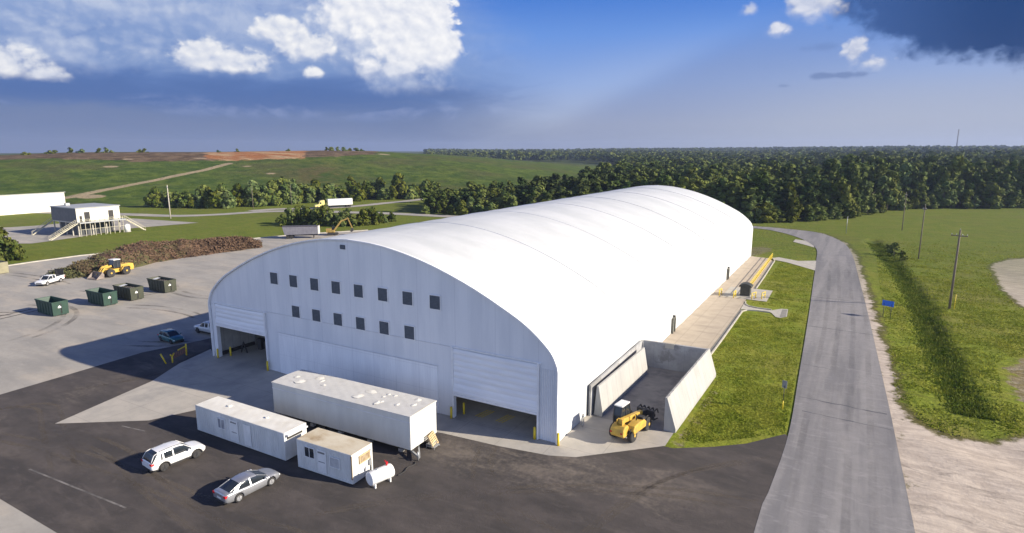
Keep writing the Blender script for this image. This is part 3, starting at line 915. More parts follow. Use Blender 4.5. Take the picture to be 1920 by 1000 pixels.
# ------------------------------------------------------------------ landfill hill
CREST = [(-1200, 305), (-500, 300), (-150, 297), (0, 294), (70, 290), (130, 287), (260, 286), (400, 286), (600, 282), (700, 283.5), (760, 289), (820, 292), (900, 299), (1000, 311), (1090, 321), (1150, 330), (1200, 345)]
_ca = [math.degrees(math.atan2(x - 960, FPX * math.cos(PIT) + (500 - y) * math.sin(PIT))) for x, y in CREST]
R0, R1 = 338.0, 610.0
_cz = []
for x, y in CREST:
    v = 500 - y
    a, f, u = x - 960, FPX * math.cos(PIT) + v * math.sin(PIT), v * math.cos(PIT) - FPX * math.sin(PIT)
    _cz.append(max(0.2, H + u / math.hypot(a, f) * R1))


def hill_z(X, Y):
    a, r = AR(np.asarray(X, float), np.asarray(Y, float))
    zc = np.interp(a, _ca, _cz)
    zc = zc * (1 - sstep(a, 9.0, 14.0))
    t = np.clip((r - R0) / (R1 - R0), 0, 1)
    prof = 0.35 * t + 0.65 * t * t * (3 - 2 * t)
    back = 1 - sstep(r, 830, 1150)
    n = vnoise(X, Y, 60, 8) * 0.7 + vnoise(X, Y, 22, 9) * 0.28
    return zc * prof * back + n * np.clip(t * 3, 0, 1) * np.clip((1 - t) * 4 + 0.15, 0, 1) * np.clip(zc / 8, 0, 1) - 0.6 * (1 - np.clip(t * 20, 0, 1)) - 0.3


def on_hill(px, py):
    v = 500 - py
    a, b = px - 960, FPX * math.cos(PIT) + v * math.sin(PIT)
    d = Vector((a * math.cos(YAW) - b * math.sin(YAW), a * math.sin(YAW) + b * math.cos(YAW), v * math.cos(PIT) - FPX * math.sin(PIT))).normalized()
    for t in np.arange(300, 900, 1.0):
        p = CAMP + d * t
        if p.z < max(0, float(hill_z(p.x, p.y))): return p
    return CAMP + d * 640


aa = np.linspace(-62, 15, 230)
rr = np.concatenate([np.linspace(325, 650, 110), np.linspace(660, 1160, 26)])
HA, HR = np.meshgrid(np.radians(aa), rr, indexing='ij')
sx, sf = np.sin(HA) * HR, np.cos(HA) * HR
HX, HY = CAMP.x + sx * math.cos(YAW) - sf * math.sin(YAW), CAMP.y + sx * math.sin(YAW) + sf * math.cos(YAW)
HZZ = hill_z(HX, HY)
idx = np.arange(HX.size).reshape(HX.shape)
hf = np.stack([idx[:-1, :-1], idx[1:, :-1], idx[1:, 1:], idx[:-1, 1:]], -1).reshape(-1, 4)
TRACK = [on_hill(*p) for p in ((120, 372), (180, 360), (250, 346), (320, 332), (380, 320), (430, 306.5))]
TOPTRACK = [polar(a, r) for a, r in ((-27.5, 606), (-22, 612), (-16, 612), (-12.5, 600))]
tr_d = 3.3 - np.minimum(polyline_d(TRACK, HX, HY), polyline_d(TOPTRACK, HX, HY) + 1.2)
for p, s in (((170, 369), 11), ((208, 313), 8), ((463, 312), 6), ((508, 326), 6), ((240, 299), 7), ((720, 290), 10), ((625, 350), 6), ((375, 297), 8)):
    q = on_hill(*p)
    tr_d = np.maximum(tr_d, s * 0.45 - np.hypot(HX - q.x, (HY - q.y)) * 0.7)
ad = np.degrees(HA)
zc_ = np.interp(ad, _ca, _cz)
tt = (HR - R0) / (R1 - R0)
def hill_band(lowpts, a0, a1):
    low = [on_hill(*p) for p in lowpts]
    la = [azr(p)[0] for p in low]
    lr = [azr(p)[1] for p in low]
    rl = np.interp(HA, la, lr)
    return np.minimum(np.minimum((HR - rl) / 12.0, (ad - a0) * 1.5), np.minimum((a1 - ad) * 1.5, (760 - HR) / 12.0))


brown = np.clip(hill_band([(-200, 301), (0, 301), (60, 298), (130, 299), (200, 302), (270, 305), (330, 303), (420, 301), (600, 296), (720, 291)], -60, -12.2), -2, 1.5)
orange = np.clip(hill_band([(380, 299), (420, 302), (480, 302), (540, 299), (598, 297)], -26.6, -18.3), -2, 1.5)
rust = np.exp(-((ad + 17.5) / 2.6) ** 2) * np.exp(-((tt - 0.42) / 0.2) ** 2)


def hill_material():
    m = bpy.data.materials.new('landfill_grass')
    m.use_nodes = True
    m.node_tree.nodes.clear()
    N = NT(m.node_tree)
    pos = V(N, N.new('ShaderNodeNewGeometry').outputs['Position'])
    at_ = lambda n: V(N, N.new('ShaderNodeAttribute', attribute_name=n).outputs['Fac'])
    big = N.noise(N.scale(pos, (1, 1, 2)), 0.018, 6, 0.62)
    mid = N.noise(pos, 0.09, 6, 0.65)
    fine = N.noise(pos, 0.5, 5, 0.65)
    col = N.mix(N.step(mid, 0.36, 0.66), (0.040, 0.072, 0.009), (0.098, 0.132, 0.019))
    col = N.mix(N.step(big, 0.46, 0.64) * 0.5, col, (0.092, 0.078, 0.034))
    col = N.mix(N.step(fine, 0.55, 0.75) * 0.5, col, (0.046, 0.056, 0.015))
    col = N.mix(at_('rust') * N.step(mid, 0.38, 0.58) * 0.6, col, (0.115, 0.062, 0.038))
    col = N.mix(N.step(at_('brown') + (mid - 0.5) * 3.2, -0.1, 0.5) * 0.9, col, N.mix(N.step(mid, 0.4, 0.6), (0.085, 0.052, 0.033), (0.17, 0.115, 0.075)))
    col = N.mix(N.step(at_('orange') + (mid - 0.5) * 3.0 + (fine - 0.5) * 1.2, 0.0, 0.6), col, N.mix(N.step(N.noise(N.scale(pos, (0.4, 1, 1)), 0.05, 8, 0.65), 0.42, 0.58), (0.30, 0.125, 0.045), (0.40, 0.27, 0.15)))
    col = N.mix(N.step(at_('track') + (fine - 0.5) * 3.0, -0.3, 1.2) * 0.85, col, (0.34, 0.265, 0.175))
    b = N.new('ShaderNodeBsdfPrincipled')
    N.put(b.inputs['Base Color'], col)
    b.inputs['Roughness'].default_value = 0.95
    b.inputs['Specular IOR Level'].default_value = 0.1
    bn = N.new('ShaderNodeBump')
    bn.inputs['Distance'].default_value = 2.2
    N.put(bn.inputs['Height'], N.noise(pos, 0.12, 7, 0.7))
    N.l.new(bn.outputs[0], b.inputs['Normal'])
    out = N.new('ShaderNodeOutputMaterial')
    N.l.new(b.outputs[0], out.inputs[0])
    return m


hill = link('hill', np_mesh('hill', np.stack([HX, HY, HZZ], -1).reshape(-1, 3), hf, hill_material(), True,
            {'track': np.clip(tr_d, -8, 4).ravel(), 'brown': brown.ravel(), 'orange': orange.ravel(), 'rust': rust.ravel()}))
tag(hill, kind='structure')

# ------------------------------------------------------------------ the fabric hall
W, L = 49.40, 115.0
HALF = [(0, 0), (0, 6.9), (0.16, 7.6), (0.92, 8.87), (3.1, 10.7), (5.95, 12.25), (9.2, 13.75), (13.2, 15.22), (17.2, 16.28), (21.0, 16.9), (W / 2, 17.12)]


def arch_profile(grow=0.0):
    up = smooth_line([(d, z) for d, z in HALF[1:]], 5)
    up = [Vector((0, 0))] + up
    pts = [(-p.x, p.y) for p in up]
    pts += [(-W + p.x, p.y) for p in reversed(up[:-1])]
    if not grow: return pts
    out = []
    for i, p in enumerate(pts):
        a, b = Vector(pts[max(i - 1, 0)]), Vector(pts[min(i + 1, len(pts) - 1)])
        d = (b - a).normalized()
        out.append((p[0] + d.y * grow, max(0.0, p[1] - d.x * grow)))
    return out


hall = thing('fabric_hall', 'huge white arched fabric warehouse hall with dark vents and two half open doors', 'warehouse', (-W / 2, 0, 0))
HX0 = Vector((W / 2, 0, 0))          # parts are written from the front right corner


def hpart(mb, name, mat, parent=None, **k):
    mb.v = [(p[0] + HX0.x, p[1], p[2]) for p in mb.v]
    return mb.build(name, mat, parent or hall, **k)


prof = arch_profile()
rings = []
nb = 20
for j in range(nb * 6 + 1):
    y = -0.25 + (L + 0.25) * j / (nb * 6)
    ph = (j % 6) / 6
    g = 0.05 - 0.055 * (1 - (2 * ph - 1) ** 2)
    rings.append([(x, y, z) for x, z in arch_profile(g)])
mb = MB()
mb.loft(rings, True, False, False)
roof = hpart(mb, 'roof', mat_membrane)
for y in (17.5, 34.3, 51.2, 68.0, 85.0, 102.0):
    mb = MB()
    o, i_ = arch_profile(0.085), arch_profile(0.03)
    mb.loft([[(a[0], y - .05, a[1]), (a[0], y + .06, a[1]), (b[0], y + .06, b[1]), (b[0], y - .05, b[1])] for a, b in zip(o, i_)][9:-9], False)
    hpart(mb, 'seam_strap', mat_seam, roof)
# front end wall as one outline with the two door openings
DL, DR, DT1 = (-48.35, -39.0), (-11.4, -2.0), 6.9
outl = list(arch_profile(-0.06))
outl = outl[1:-1]
poly = [(-0.06, 0)] + outl + [(-W + 0.06, 0), (DL[0], 0), (DL[0], DT1), (DL[1], DT1), (DL[1], 0), (DR[0], 0), (DR[0], 7.1), (DR[1], 7.1), (DR[1], 0)]
mb = MB()
mb.prism(poly, lambda a, b, d: (a, d, b), 0.0, 0.30)
hpart(mb, 'end_wall', mat_endwall)
mb = MB()
mb.prism([(-0.06, 0)] + outl + [(-W + 0.06, 0)], lambda a, b, d: (a, d, b), L - 0.5, L - 0.25)
hpart(mb, 'end_wall', mat_endwall)
# rim along the front arch
mb = MB()
o, i_ = arch_profile(0.09), arch_profile(-0.05)
mb.loft([[(a[0], -0.30, a[1]), (a[0], -0.02, a[1]), (b[0], -0.02, b[1]), (b[0], -0.30, b[1])] for a, b in zip(o, i_)], False)
hpart(mb, 'arch_rim', mat_trim)
# steel panels low in the middle of the end wall
mb = MB()
mb.box(-36.8, -13.4, -0.05, 0.0, 0.02, 5.05)
hpart(mb, 'wall_panel', mat_panel)
mb = MB()
for x0, x1, z in ((-38.9, -11.5, 7.35),):
    mb.box(x0, x1, -0.045, -0.004, z, z + 0.07)
for x in (-38.8, -11.6):
    mb.box(x - .06, x + .06, -0.06, -0.004, 0.0, 7.3)
mb.box(-36.9, -13.3, -0.085, -0.052, 5.05, 5.13)
hpart(mb, 'wall_batten', mat_seam)
for i, xl in enumerate([-37.43, -34.17, -30.8, -27.5, -24.2, -20.84, -17.56, -14.12] + [-34.1, -30.79, -27.46, -24.14, -20.82, -17.45]):
    z0 = 11.0 if i < 8 else 7.4
    mb = MB()
    mb.box(xl, xl + 1.26, -0.08, -0.004, z0, z0 + 1.36)
    w_ = hpart(mb, 'vent', mat_louvre)
    mb = MB()
    for q in ((xl - .07, xl, z0 - .07, z0 + 1.43), (xl + 1.26, xl + 1.33, z0 - .07, z0 + 1.43), (xl, xl + 1.26, z0 - .07, z0), (xl, xl + 1.26, z0 + 1.36, z0 + 1.43)):
        mb.box(q[0], q[1], -0.10, -0.004, q[2], q[3])
    hpart(mb, 'frame', mat_trim, w_)
mb = MB()
mb.box(-25.9, -25.25, -0.12, -0.004, 16.05, 16.5)
hpart(mb, 'ridge_vent', mat_louvre)


def fabric_door(x0, x1, z0, z1, folds, name):
    """hoisted fabric curtain: soft horizontal folds over a rolled hem"""
    mb = MB()
    rings = []
    n = folds * 8
    for i in range(n + 1):
        z = z0 + (z1 - z0) * i / n
        y = -0.10 - 0.05 * abs(math.sin(math.pi * i / 8)) - 0.10 * math.exp(-((z - z0 - 0.45) / 0.38) ** 2)
        m_ = 22
        rings.append([(x0 + (x1 - x0) * k / m_, y + 0.012 * math.sin(k * 1.7 + i * .6), z - 0.06 * math.sin(math.pi * k / m_)) for k in range(m_ + 1)])
    mb.loft(rings, True, False, False)
    d = hpart(mb, name, mat_doorfab)
    mb = MB()
    mb.bar((x0, -0.13, z0 - .04), (x1, -0.13, z0 - .04), 0.2, 0.22)
    hpart(mb, 'hem_beam', mat_trim, d)
    for x in (x0 - .05, x1 + .05):
        mb = MB()
        mb.box(x - .09, x + .09, -0.22, -0.004, 0.0, z1 + .1)
        hpart(mb, 'guide_rail', mat_trim, d)


fabric_door(DL[0], DL[1], 4.42, 7.15, 5, 'curtain_door')
fabric_door(DR[0], DR[1], 2.55, 7.3, 8, 'curtain_door')
for q in ((DL[0] - .5, DL[1] + .5, 7.2), (DR[0] - .3, DR[1] + .3, 7.36)):
    mb = MB()
    mb.box(q[0], q[1], -0.09, -0.004, q[2], q[2] + .12)
    hpart(mb, 'door_header', mat_trim)
mb = MB()
for k in range(9):
    x = -1.75 + k * 0.19
    mb.box(x - .03, x + .03, -0.05, -0.004, 0.05, 7.0)
hpart(mb, 'wall_rib', mat_trim)
# interior: side liners and columns seen through the doors
mb = MB()
mb.box(-49.15, -49.0, 0.5, 113, 0.45, 5.2).box(-0.4, -0.25, 0.5, 113, 0.45, 5.2)
hpart(mb, 'liner', mat_liner)
mb = MB()
mb.box(-49.15, -48.75, 0.5, 113, 0.0, 0.45).box(-0.65, -0.25, 0.5, 113, 0.0, 0.45)
hpart(mb, 'footing', mat_dark)
for j in range(1, 8):
    for x in (-48.85, -0.55):
        mb = MB()
        mb.box(x - .12, x + .12, j * 5.75 - .15, j * 5.75 + .15, 0.0, 7.5)
        hpart(mb, 'column', mat_galv)
# personnel doors in projecting frames on the long side
for yy in (39.6, 82.6):
    mb = MB()
    mb.box(0.06, 0.16, yy - .5, yy + .5, 0.05, 2.15)
    d = hpart(mb, 'side_door', M('grey_door', (0.15, 0.16, 0.15), (0.2, 0.2, 0.19), 2.0, rough=0.5))
    mb = MB()
    mb.box(0.06, 0.34, yy - .68, yy - .52, 0.03, 2.3).box(0.06, 0.34, yy + .52, yy + .68, 0.03, 2.3).box(0.06, 0.34, yy - .52, yy + .52, 2.17, 2.3)
    hpart(mb, 'frame', M('bronze_frame', (0.12, 0.12, 0.10), (0.16, 0.155, 0.13), 2.0, rough=0.6), d)
    mb = MB()
    mb.tube([(0.19, yy - .36, 1.0), (0.26, yy - .36, 1.0), (0.26, yy - .24, 1.0)], 0.025, 6)
    hpart(mb, 'handle', mat_galv, d)
    mb = MB()
    mb.box(0.06, 0.4, yy - .12, yy + .12, 2.42, 2.66)
    hpart(mb, 'wall_lamp', mat_darkmetal)

# ------------------------------------------------------------------ bollards


def bollard(label, x, y, h=1.25, group='yellow bollards at the hall doors'):
    t = thing('bollard', label, 'bollard', (x, y, 0.024), 0, group)
    mb = MB()
    mb.tube([(0, 0, 0), (0, 0, h - .1)], 0.115, 12)
    mb.build('post', mat_yellow, t)
    mb = MB()
    mb.tube([(0, 0, h - .1), (0, 0, h - .04), (0, 0, h)], [0.115, 0.09, 0.02], 12)
    mb.build('cap', mat_yellow, t)
    return t


for lb, x, y in (('yellow bollard against the outer corner post of the left doorway', -48.25, -0.42),
                 ('yellow bollard just inside the left doorway next to the dark figures', -47.5, 0.9),
                 ('yellow bollard at the inner side of the left doorway, behind the long trailer', -38.75, -0.4),
                 ('yellow bollard in front of the inner jamb of the right doorway', -11.55, -0.4),
                 ('yellow bollard just inside the right doorway on its left', -11.0, 1.05),
                 ('yellow bollard before the outer jamb of the right doorway', -2.2, -0.3),
                 ('yellow bollard at the sunlit front corner of the hall', 0.25, -0.35)):
    bollard(lb, x, y)

for lb, x, y in (('blue plastic drum inside the right doorway near its left jamb', -10.2, 6.2), ('blue plastic drum deeper inside the right doorway, under the curtain middle', -7.3, 5.9)):
    t = thing('plastic_drum', lb, 'drum', (x, y, 0.024), 0, 'blue drums inside the hall')
    mb = MB()
    mb.tube([(0, 0, 0), (0, 0, .3), (0, 0, .33), (0, 0, .6), (0, 0, .63), (0, 0, .92)], [.29, .29, .305, .305, .29, .28], 14)
    mb.build('barrel', mat_bluedrum, t)
    mb = MB()
    mb.tube([(0, 0, .92), (0, 0, .95)], .26, 14)
    mb.build('lid', mat_bluedrum, t)
t = thing('folding_stand', 'dark A shaped folding stand just inside the left doorway', 'stand', (-47.1, 2.6, 0.024), 0.3)
mb = MB()
mb.bar((-.45, 0, 0), (0, 0, 1.5), .14, .1).bar((.45, 0, 0), (0, 0, 1.5), .14, .1)
mb.build('leg', mat_darkmetal, t)
mb = MB()
mb.bar((-.24, 0, .72), (.24, 0, .72), .1, .08)
mb.build('crossbar', mat_darkmetal, t)
t = thing('upright_cabinet', 'dark upright cabinet standing inside the left doorway by the side wall', 'cabinet', (-46.3, 4.6, 0.024), 0.2)  # dark cabinet standing for an unclear upright shape
mb = MB()
mb.box(-.32, .32, -.28, .28, 0, 1.35)
mb.build('body', mat_darkmetal, t, bevel=.04)
mb = MB()
mb.box(-.38, .38, -.34, .34, 1.36, 1.55)
mb.build('top', mat_darkmetal, t, bevel=.03)

# ------------------------------------------------------------------ concrete storage bay beside the hall


def wall_panel(mb, a, b, prof):
    """cross-section (offset to the right of a->b, height) swept from a to b"""
    a, b = Vector((*a, 0)), Vector((*b, 0))
    d = (b - a).normalized()
    n = Vector((d.y, -d.x, 0))
    mb.loft([[p + n * o + Vector((0, 0, z)) for o, z in prof] for p in (a, b)], False)
    return mb


bay = thing('storage_bay', 'roofless concrete storage bay of precast push walls against the hall side', 'storage bay', (4.5, 15, 0))
o_ = Vector((4.5, 15))
mb = MB()
wall_panel(mb, (7.95 - o_.x, 7.4 - o_.y), (8.32 - o_.x, 24.45 - o_.y), [(-.18, 0.024), (-.18, 3.35), (0.02, 3.35), (0.95, 0.4), (0.95, 0.024)])
mb.build('side_wall', mat_precast, bay)
mb = MB()
wall_panel(mb, (0.95 - o_.x, 7.4 - o_.y), (1.25 - o_.x, 21.6 - o_.y), [(-.35, 0.024), (-0.1, 3.15), (0.10, 3.15), (0.55, 0.65), (0.55, 0.024)])
mb.build('side_wall', mat_precast, bay)
mb = MB()
wall_panel(mb, (0.32 - o_.x, 6.9 - o_.y), (0.32 - o_.x, 24.0 - o_.y), [(-.1, 0.024), (-.1, 3.3), (.1, 3.3), (.1, 0.024)])
mb.build('back_panel', mat_block, bay)
mb = MB()
wall_panel(mb, (0.5 - o_.x, 23.9 - o_.y), (8.17 - o_.x, 24.2 - o_.y), [(-.25, 0.024), (-.25, 3.3), (.1, 3.3), (.1, 0.024)])
mb.build('end_wall', mat_block, bay)
mb = MB()
wall_panel(mb, (3.2 - o_.x, 23.93 - o_.y), (4.3 - o_.x, 23.98 - o_.y), [(-.02, 2.75), (-.02, 3.36), (.12, 3.36), (.12, 2.75)])
mb.build('patch_panel', mat_kerb, bay)
for k in range(12):
    mb = MB()
    y = 8.2 + k * 1.32
    mb.tube([(7.98 + .012 * (y - 7) - o_.x, y - o_.y, 3.33), (7.98 + .012 * (y - 7) - o_.x, y - o_.y, 3.45)], .045, 6)
    mb.build('lifting_pin', mat_galv, bay)
# floor of the bay
sheet('bay_floor', [(0.45, 7.0), (8.3, 7.2), (8.35, 24.1), (0.45, 23.9)], 0.03, M('stained_bay_concrete', (0.27, 0.255, 0.235), (0.33, 0.305, 0.275), 0.5, 6, rough=0.9, obj=False, c3=(0.2, 0.19, 0.18), s3=0.4, t3=(0.45, 0.65)))
t = thing('cable_reel', 'small grey wire coil leaning on the white hall wall by the bay', 'coil', (0.55, 4.6, 0.024), 0.2)
for k, r_ in enumerate((0.55, 0.46)):
    mb = MB()
    mb.tube([(0.02 * k, r_ * math.cos(q * math.pi / 10), r_ + .02 + r_ * math.sin(q * math.pi / 10)) for q in range(21)], 0.035, 6, False)
    mb.build('hoop', mat_galv, t)

# ------------------------------------------------------------------ office trailer and containers


def corrugated(mb, x0, x1, y, z0, z1, out, period=0.28, amp=0.035, axis=0):
    """trapezoid-ribbed sheet; out is the outward sign"""
    n = max(2, int(round((x1 - x0) / period)))
    p = (x1 - x0) / n
    line = []
    for i in range(n):
        a = x0 + i * p
        line += [(a, 0), (a + p * .30, 0), (a + p * .42, -amp), (a + p * .88, -amp)]
    line.append((x1, 0))
    pt = (lambda u, d, z: (u, y + out * d, z)) if axis == 0 else (lambda u, d, z: (y + out * d, u, z))
    mb.loft([[pt(u, d, z0) for u, d in line], [pt(u, d, z1) for u, d in line]], False, False, False)


def container(name, label, Lx, loc, rz, top):
    t = thing(name, label, 'container office', loc, rz, 'white container offices')
    Wd, Ht = 2.44, 2.62
    x0, x1, y0, y1 = -Lx / 2, Lx / 2, -Wd / 2, Wd / 2
    mb = MB()
    corrugated(mb, x0 + .1, x1 - .1, y0 + .0, .22, Ht - .12, -1)
    corrugated(mb, x0 + .1, x1 - .1, y1 - .0, .22, Ht - .12, 1)
    corrugated(mb, y0 + .1, y1 - .1, x0, .22, Ht - .12, -1, axis=1)
    mb.box(x1 - .06, x1 - .02, y0 + .1, y1 - .1, .22, Ht - .12)
    mb.box(x0 + .1, x1 - .1, y0 + .1, y1 - .1, .2, .26)
    mb.build('walls', mat_contside, t)
    mb = MB()
    for x in (x0, x1 - .13):
        for y in (y0 - .01, y1 - .12):
            mb.box(x, x + .13, y, y + .13, .1, Ht)
    for y in (y0 - .012, y1 - .108):
        mb.box(x0 + .13, x1 - .13, y, y + .12, .1, .24).box(x0 + .13, x1 - .13, y, y + .12, Ht - .13, Ht)
    for x in (x0, x1 - .12):
        mb.box(x, x + .12, y0 + .12, y1 - .12, .1, .24).box(x, x + .12, y0 + .12, y1 - .12, Ht - .13, Ht)
    mb.build('frame', mat_contside, t, bevel=.012)
    mb = MB()
    nx, ny = 40, 10
    rows = []
    for i in range(nx + 1):
        x = x0 + .02 + (Lx - .04) * i / nx
        rows.append([(x, y0 + .02 + (Wd - .04) * j / ny, Ht + .012 + .03 * math.sin(math.pi * j / ny) + (.0 if 'rust' in label else .005) * math.sin(i * 2.1 + j) * math.sin(math.pi * j / ny)) for j in range(ny + 1)])
    mb.loft(rows, False, False, False)
    mb.box(x0 + .03, x1 - .03, y0 + .03, y1 - .03, Ht - .05, Ht + .004)
    mb.build('roof', top, t)
    return t, x0, x1, y0, y1, Ht


def wbox(x0, x1, y, z0, z1, d=0.05, name='window', mat=mat_glass, parent=None, frame=True, mull=()):
    """a window on the front (-y) face"""
    mb = MB()
    mb.box(x0, x1, y - d, y + .02, z0, z1)
    w = mb.build(name, mat, parent)
    if frame:
        mb = MB()
        f = .06
        mb.box(x0 - f, x0, y - d - .03, y + .02, z0 - f, z1 + f).box(x1, x1 + f, y - d - .03, y + .02, z0 - f, z1 + f)
        mb.box(x0, x1, y - d - .03, y + .02, z0 - f, z0).box(x0, x1, y - d - .03, y + .02, z1, z1 + f)
        for m_ in mull: mb.box(m_ - .025, m_ + .025, y - d - .025, y - d - .002, z0, z1)
        mb.build('frame', mat_bluewhite, w)
    return w


# the 40 ft office, front right foot at (-19.05, -14.6)
t, x0, x1, y0, y1, Ht = container('container_office', 'long white corrugated container office with a clean pale roof', 12.19, (-25.1, -13.35, 0.012), R(0.2), mat_conttop)
wbox(x0 + 3.3, x0 + 4.25, y0, 1.15, 2.05, mat=M('blinds', (0.20, 0.21, 0.24), (0.4, 0.41, 0.43), 1.6, 2, (3, 1, 0.5), 0.4), parent=t, mull=(x0 + 3.75,))
mb = MB()
mb.box(x0 + 4.95, x0 + 6.1, y0 - .035, y0 - .004, .3, 2.3)
d_ = mb.build('door', mat_bluewhite, t)
mb = MB()
for k in range(6): mb.box(x0 + 5.1 + k * .14, x0 + 5.19 + k * .14, y0 - .045, y0 - .036, 2.02, 2.14 + .02 * (k % 2))
mb.build('lettering', mat_darkmetal, d_)
mb = MB()
mb.box(x0 + 5.2, x0 + 5.9, y0 - .045, y0 - .036, 1.12, 1.17)
mb.build('lettering', mat_darkmetal, d_)
mb = MB()
mb.box(x0 + 6.9, x0 + 7.85, y0 - .03, y0 - .004, .3, 2.28)
mb.build('door', mat_bluewhite, t)
mb = MB()
mb.box(x1 - .05, x1 + .05, y0 + .3, y1 - .5, 1.95, 2.3)
mb.build('end_louvre', mat_dark, t)
mb = MB()
mb.box(x1 - .02, x1 + .34, y0 + .16, y1 - .12, 2.33, 2.46)
mb.build('awning', mat_bluewhite, t)
for a_, r_ in ((3.2, .2), (8.4, .16)):
    mb = MB()
    mb.tube([(x0 + a_, 0.15, Ht + .03), (x0 + a_, 0.15, Ht + .15)], r_, 12)
    mb.build('roof_vent', mat_conttop, t)
# the 20 ft office with the stained roof
t, x0, x1, y0, y1, Ht = container('container_office', 'short white container office with a rust stained roof beside the fuel tank', 6.06, (-14.3, -13.4, 0.012), R(1.6), mat_rusttop)
wbox(x0 + .95, x0 + 2.0, y0, 1.35, 2.2, parent=t, mull=(x0 + 1.47,))
mb = MB()
mb.box(x0 + 2.35, x0 + 3.3, y0 - .035, y0 - .004, .3, 2.25)
d_ = mb.build('door', mat_bluewhite, t)
mb = MB()
for k in range(6): mb.box(x0 + 2.42 + k * .13, x0 + 2.51 + k * .13, y0 - .045, y0 - .036, 1.98, 2.13)
mb.build('lettering', mat_darkmetal, d_)
mb = MB()
mb.box(x0 + 2.45, x0 + 3.15, y0 - .045, y0 - .036, 1.2, 1.27)
mb.build('lettering', mat_greysign, d_)
wbox(x0 + 3.75, x0 + 4.75, y0, 1.15, 1.95, mat=M('pale_shutter', (0.42, 0.43, 0.44), (0.5, 0.5, 0.5), 3.0, rough=0.6, lines=[(2, 0.1, 0.02, 0, 0.4, (0.25, 0.25, 0.26))]), parent=t)
mb = MB()
mb.box(x1 - .03, x1 + .05, y0 + .9, y1 - .45, 1.55, 2.1)
s_ = mb.build('end_shutter', mat_brownpanel, t)
mb = MB()
mb.box(x1 + .01, x1 + .09, y0 + .82, y0 + .9, 1.47, 2.18).box(x1 + .01, x1 + .09, y1 - .45, y1 - .37, 1.47, 2.18).box(x1 + .01, x1 + .09, y0 + .9, y1 - .45, 2.1, 2.18).box(x1 + .01, x1 + .09, y0 + .9, y1 - .45, 1.47, 1.55)
mb.build('frame', mat_pallet, s_)
mb = MB()
mb.tube([(x1 + .05, y1 - .3, .3), (x1 + .05, y1 - .3, 2.2)], .05, 8).box(x1 + .0, x1 + .16, y1 - .55, y1 - .3, .9, 1.35)
mb.build('meter_box', mat_galv, t)
mb = MB()
mb.box(x1 - .1, x1 + .03, y0 - .03, y0 + .02, .5, Ht - .1)
mb.build('rust_stain', M('rust_streak', (0.22, 0.13, 0.06), (0.35, 0.27, 0.18), 2.0, 5, (1, 1, .4), 0.9), t)

# the big office trailer on its chassis
TL, TW, TZ0, TZ1 = 17.05, 3.9, 0.62, 3.78
t = thing('office_trailer', 'largest white office trailer with a flat patched grey roof in front of the hall', 'trailer', (-18.65, -6.85, 0.02), R(1.35))
x0, x1, y0, y1 = -TL / 2, TL / 2, -TW / 2, TW / 2
mb = MB()
mb.box(x0, x1, y0, y1, TZ0, TZ1)
mb.build('body', mat_trailer, t, bevel=.03)
mb = MB()
rows = []
for i in range(61):
    x = x0 - .05 + (TL + .1) * i / 60
    rows.append([(x, y0 - .05 + (TW + .1) * j / 12, TZ1 + .02 + .10 * math.sin(math.pi * j / 12) + (.006 * math.sin(i * 1.3 + j * 2.2) if 0 < j < 12 else 0)) for j in range(13)])
mb.loft(rows, False, False, False)
mb.box(x0 - .05, x1 + .05, y0 - .05, y1 + .05, TZ1 - .10, TZ1 + .018)
rf = mb.build('roof', mat_trailtop, t)
rg = random.Random(5)
for k in range(16):
    a, b = x0 + 1.2 + rg.random() * (TL - 2), y0 + .5 + rg.random() * (TW - 1.2)
    mb = MB()
    r_ = .2 + rg.random() * .35
    e_ = .5 + rg.random()
    mb.add([(a + r_ * e_ * math.cos(q) * rg.uniform(.7, 1.2), b + r_ * math.sin(q) * rg.uniform(.7, 1.2), TZ1 + .02 + .10 * math.sin(math.pi * (b - y0 + .05) / (TW + .1)) + .02) for q in np.linspace(0, 2 * math.pi, 9)[:-1]] + [(a, b, TZ1 + .10 + .10 * math.sin(math.pi * (b - y0) / TW))], [(k_, (k_ + 1) % 8, 8) for k_ in range(8)])
    mb.build('roof_patch', mat_conttop, rf)
mb = MB()
mb.box(x0 - .02, x1 + .02, y0 - .03, y0 - .004, TZ1 - .62, TZ1 - .55).box(x0 - .02, x1 + .02, y1 + .004, y1 + .03, TZ1 - .62, TZ1 - .55)
mb.build('rain_strip', mat_seam, t)
mb = MB()
for y in (y0 + .5, y1 - .5): mb.box(x0 + .2, x1 - .1, y - .08, y + .08, .3, TZ0 - .004)
for k in range(9): mb.box(x0 + .6 + k * 1.95, x0 + .72 + k * 1.95, y0 + .2, y1 - .2, .42, TZ0 - .006)
mb.build('chassis', mat_darkmetal, t)
mb = MB()
mb.bar((x1 - .3, y0 + .35, .42), (x1 + 1.15, y0 - .35, .42), .14, .16).bar((x1 - .3, y0 + 1.5, .42), (x1 + 1.15, y0 - .3, .42), .12, .14).tube([(x1 + .9, y0 - .2, .02), (x1 + .9, y0 - .2, .8)], .06, 8)
mb.build('hitch', mat_galv, t)
for sx_ in (-2.2, -1.1):
    for y in (y0 + .32, y1 - .32):
        mb = MB()
        mb.tube([(sx_, y - .13, .36), (sx_, y + .13, .36)], .36, 18)
        mb.build('wheel', mat_black, t)
for k in range(5):
    for q in (y0 + .3, y1 - .7):
        mb = MB()
        mb.box(x0 + 1.0 + k * 3.6, x0 + 1.4 + k * 3.6, q, q + .4, .0, .3)
        mb.build('support_block', mat_block, t)
mb = MB()
mb.box(x1 + .003, x1 + .03, -.1, .02, 2.3, 2.5)
mb.build('vent_cap', mat_seam, t)
mb = MB()
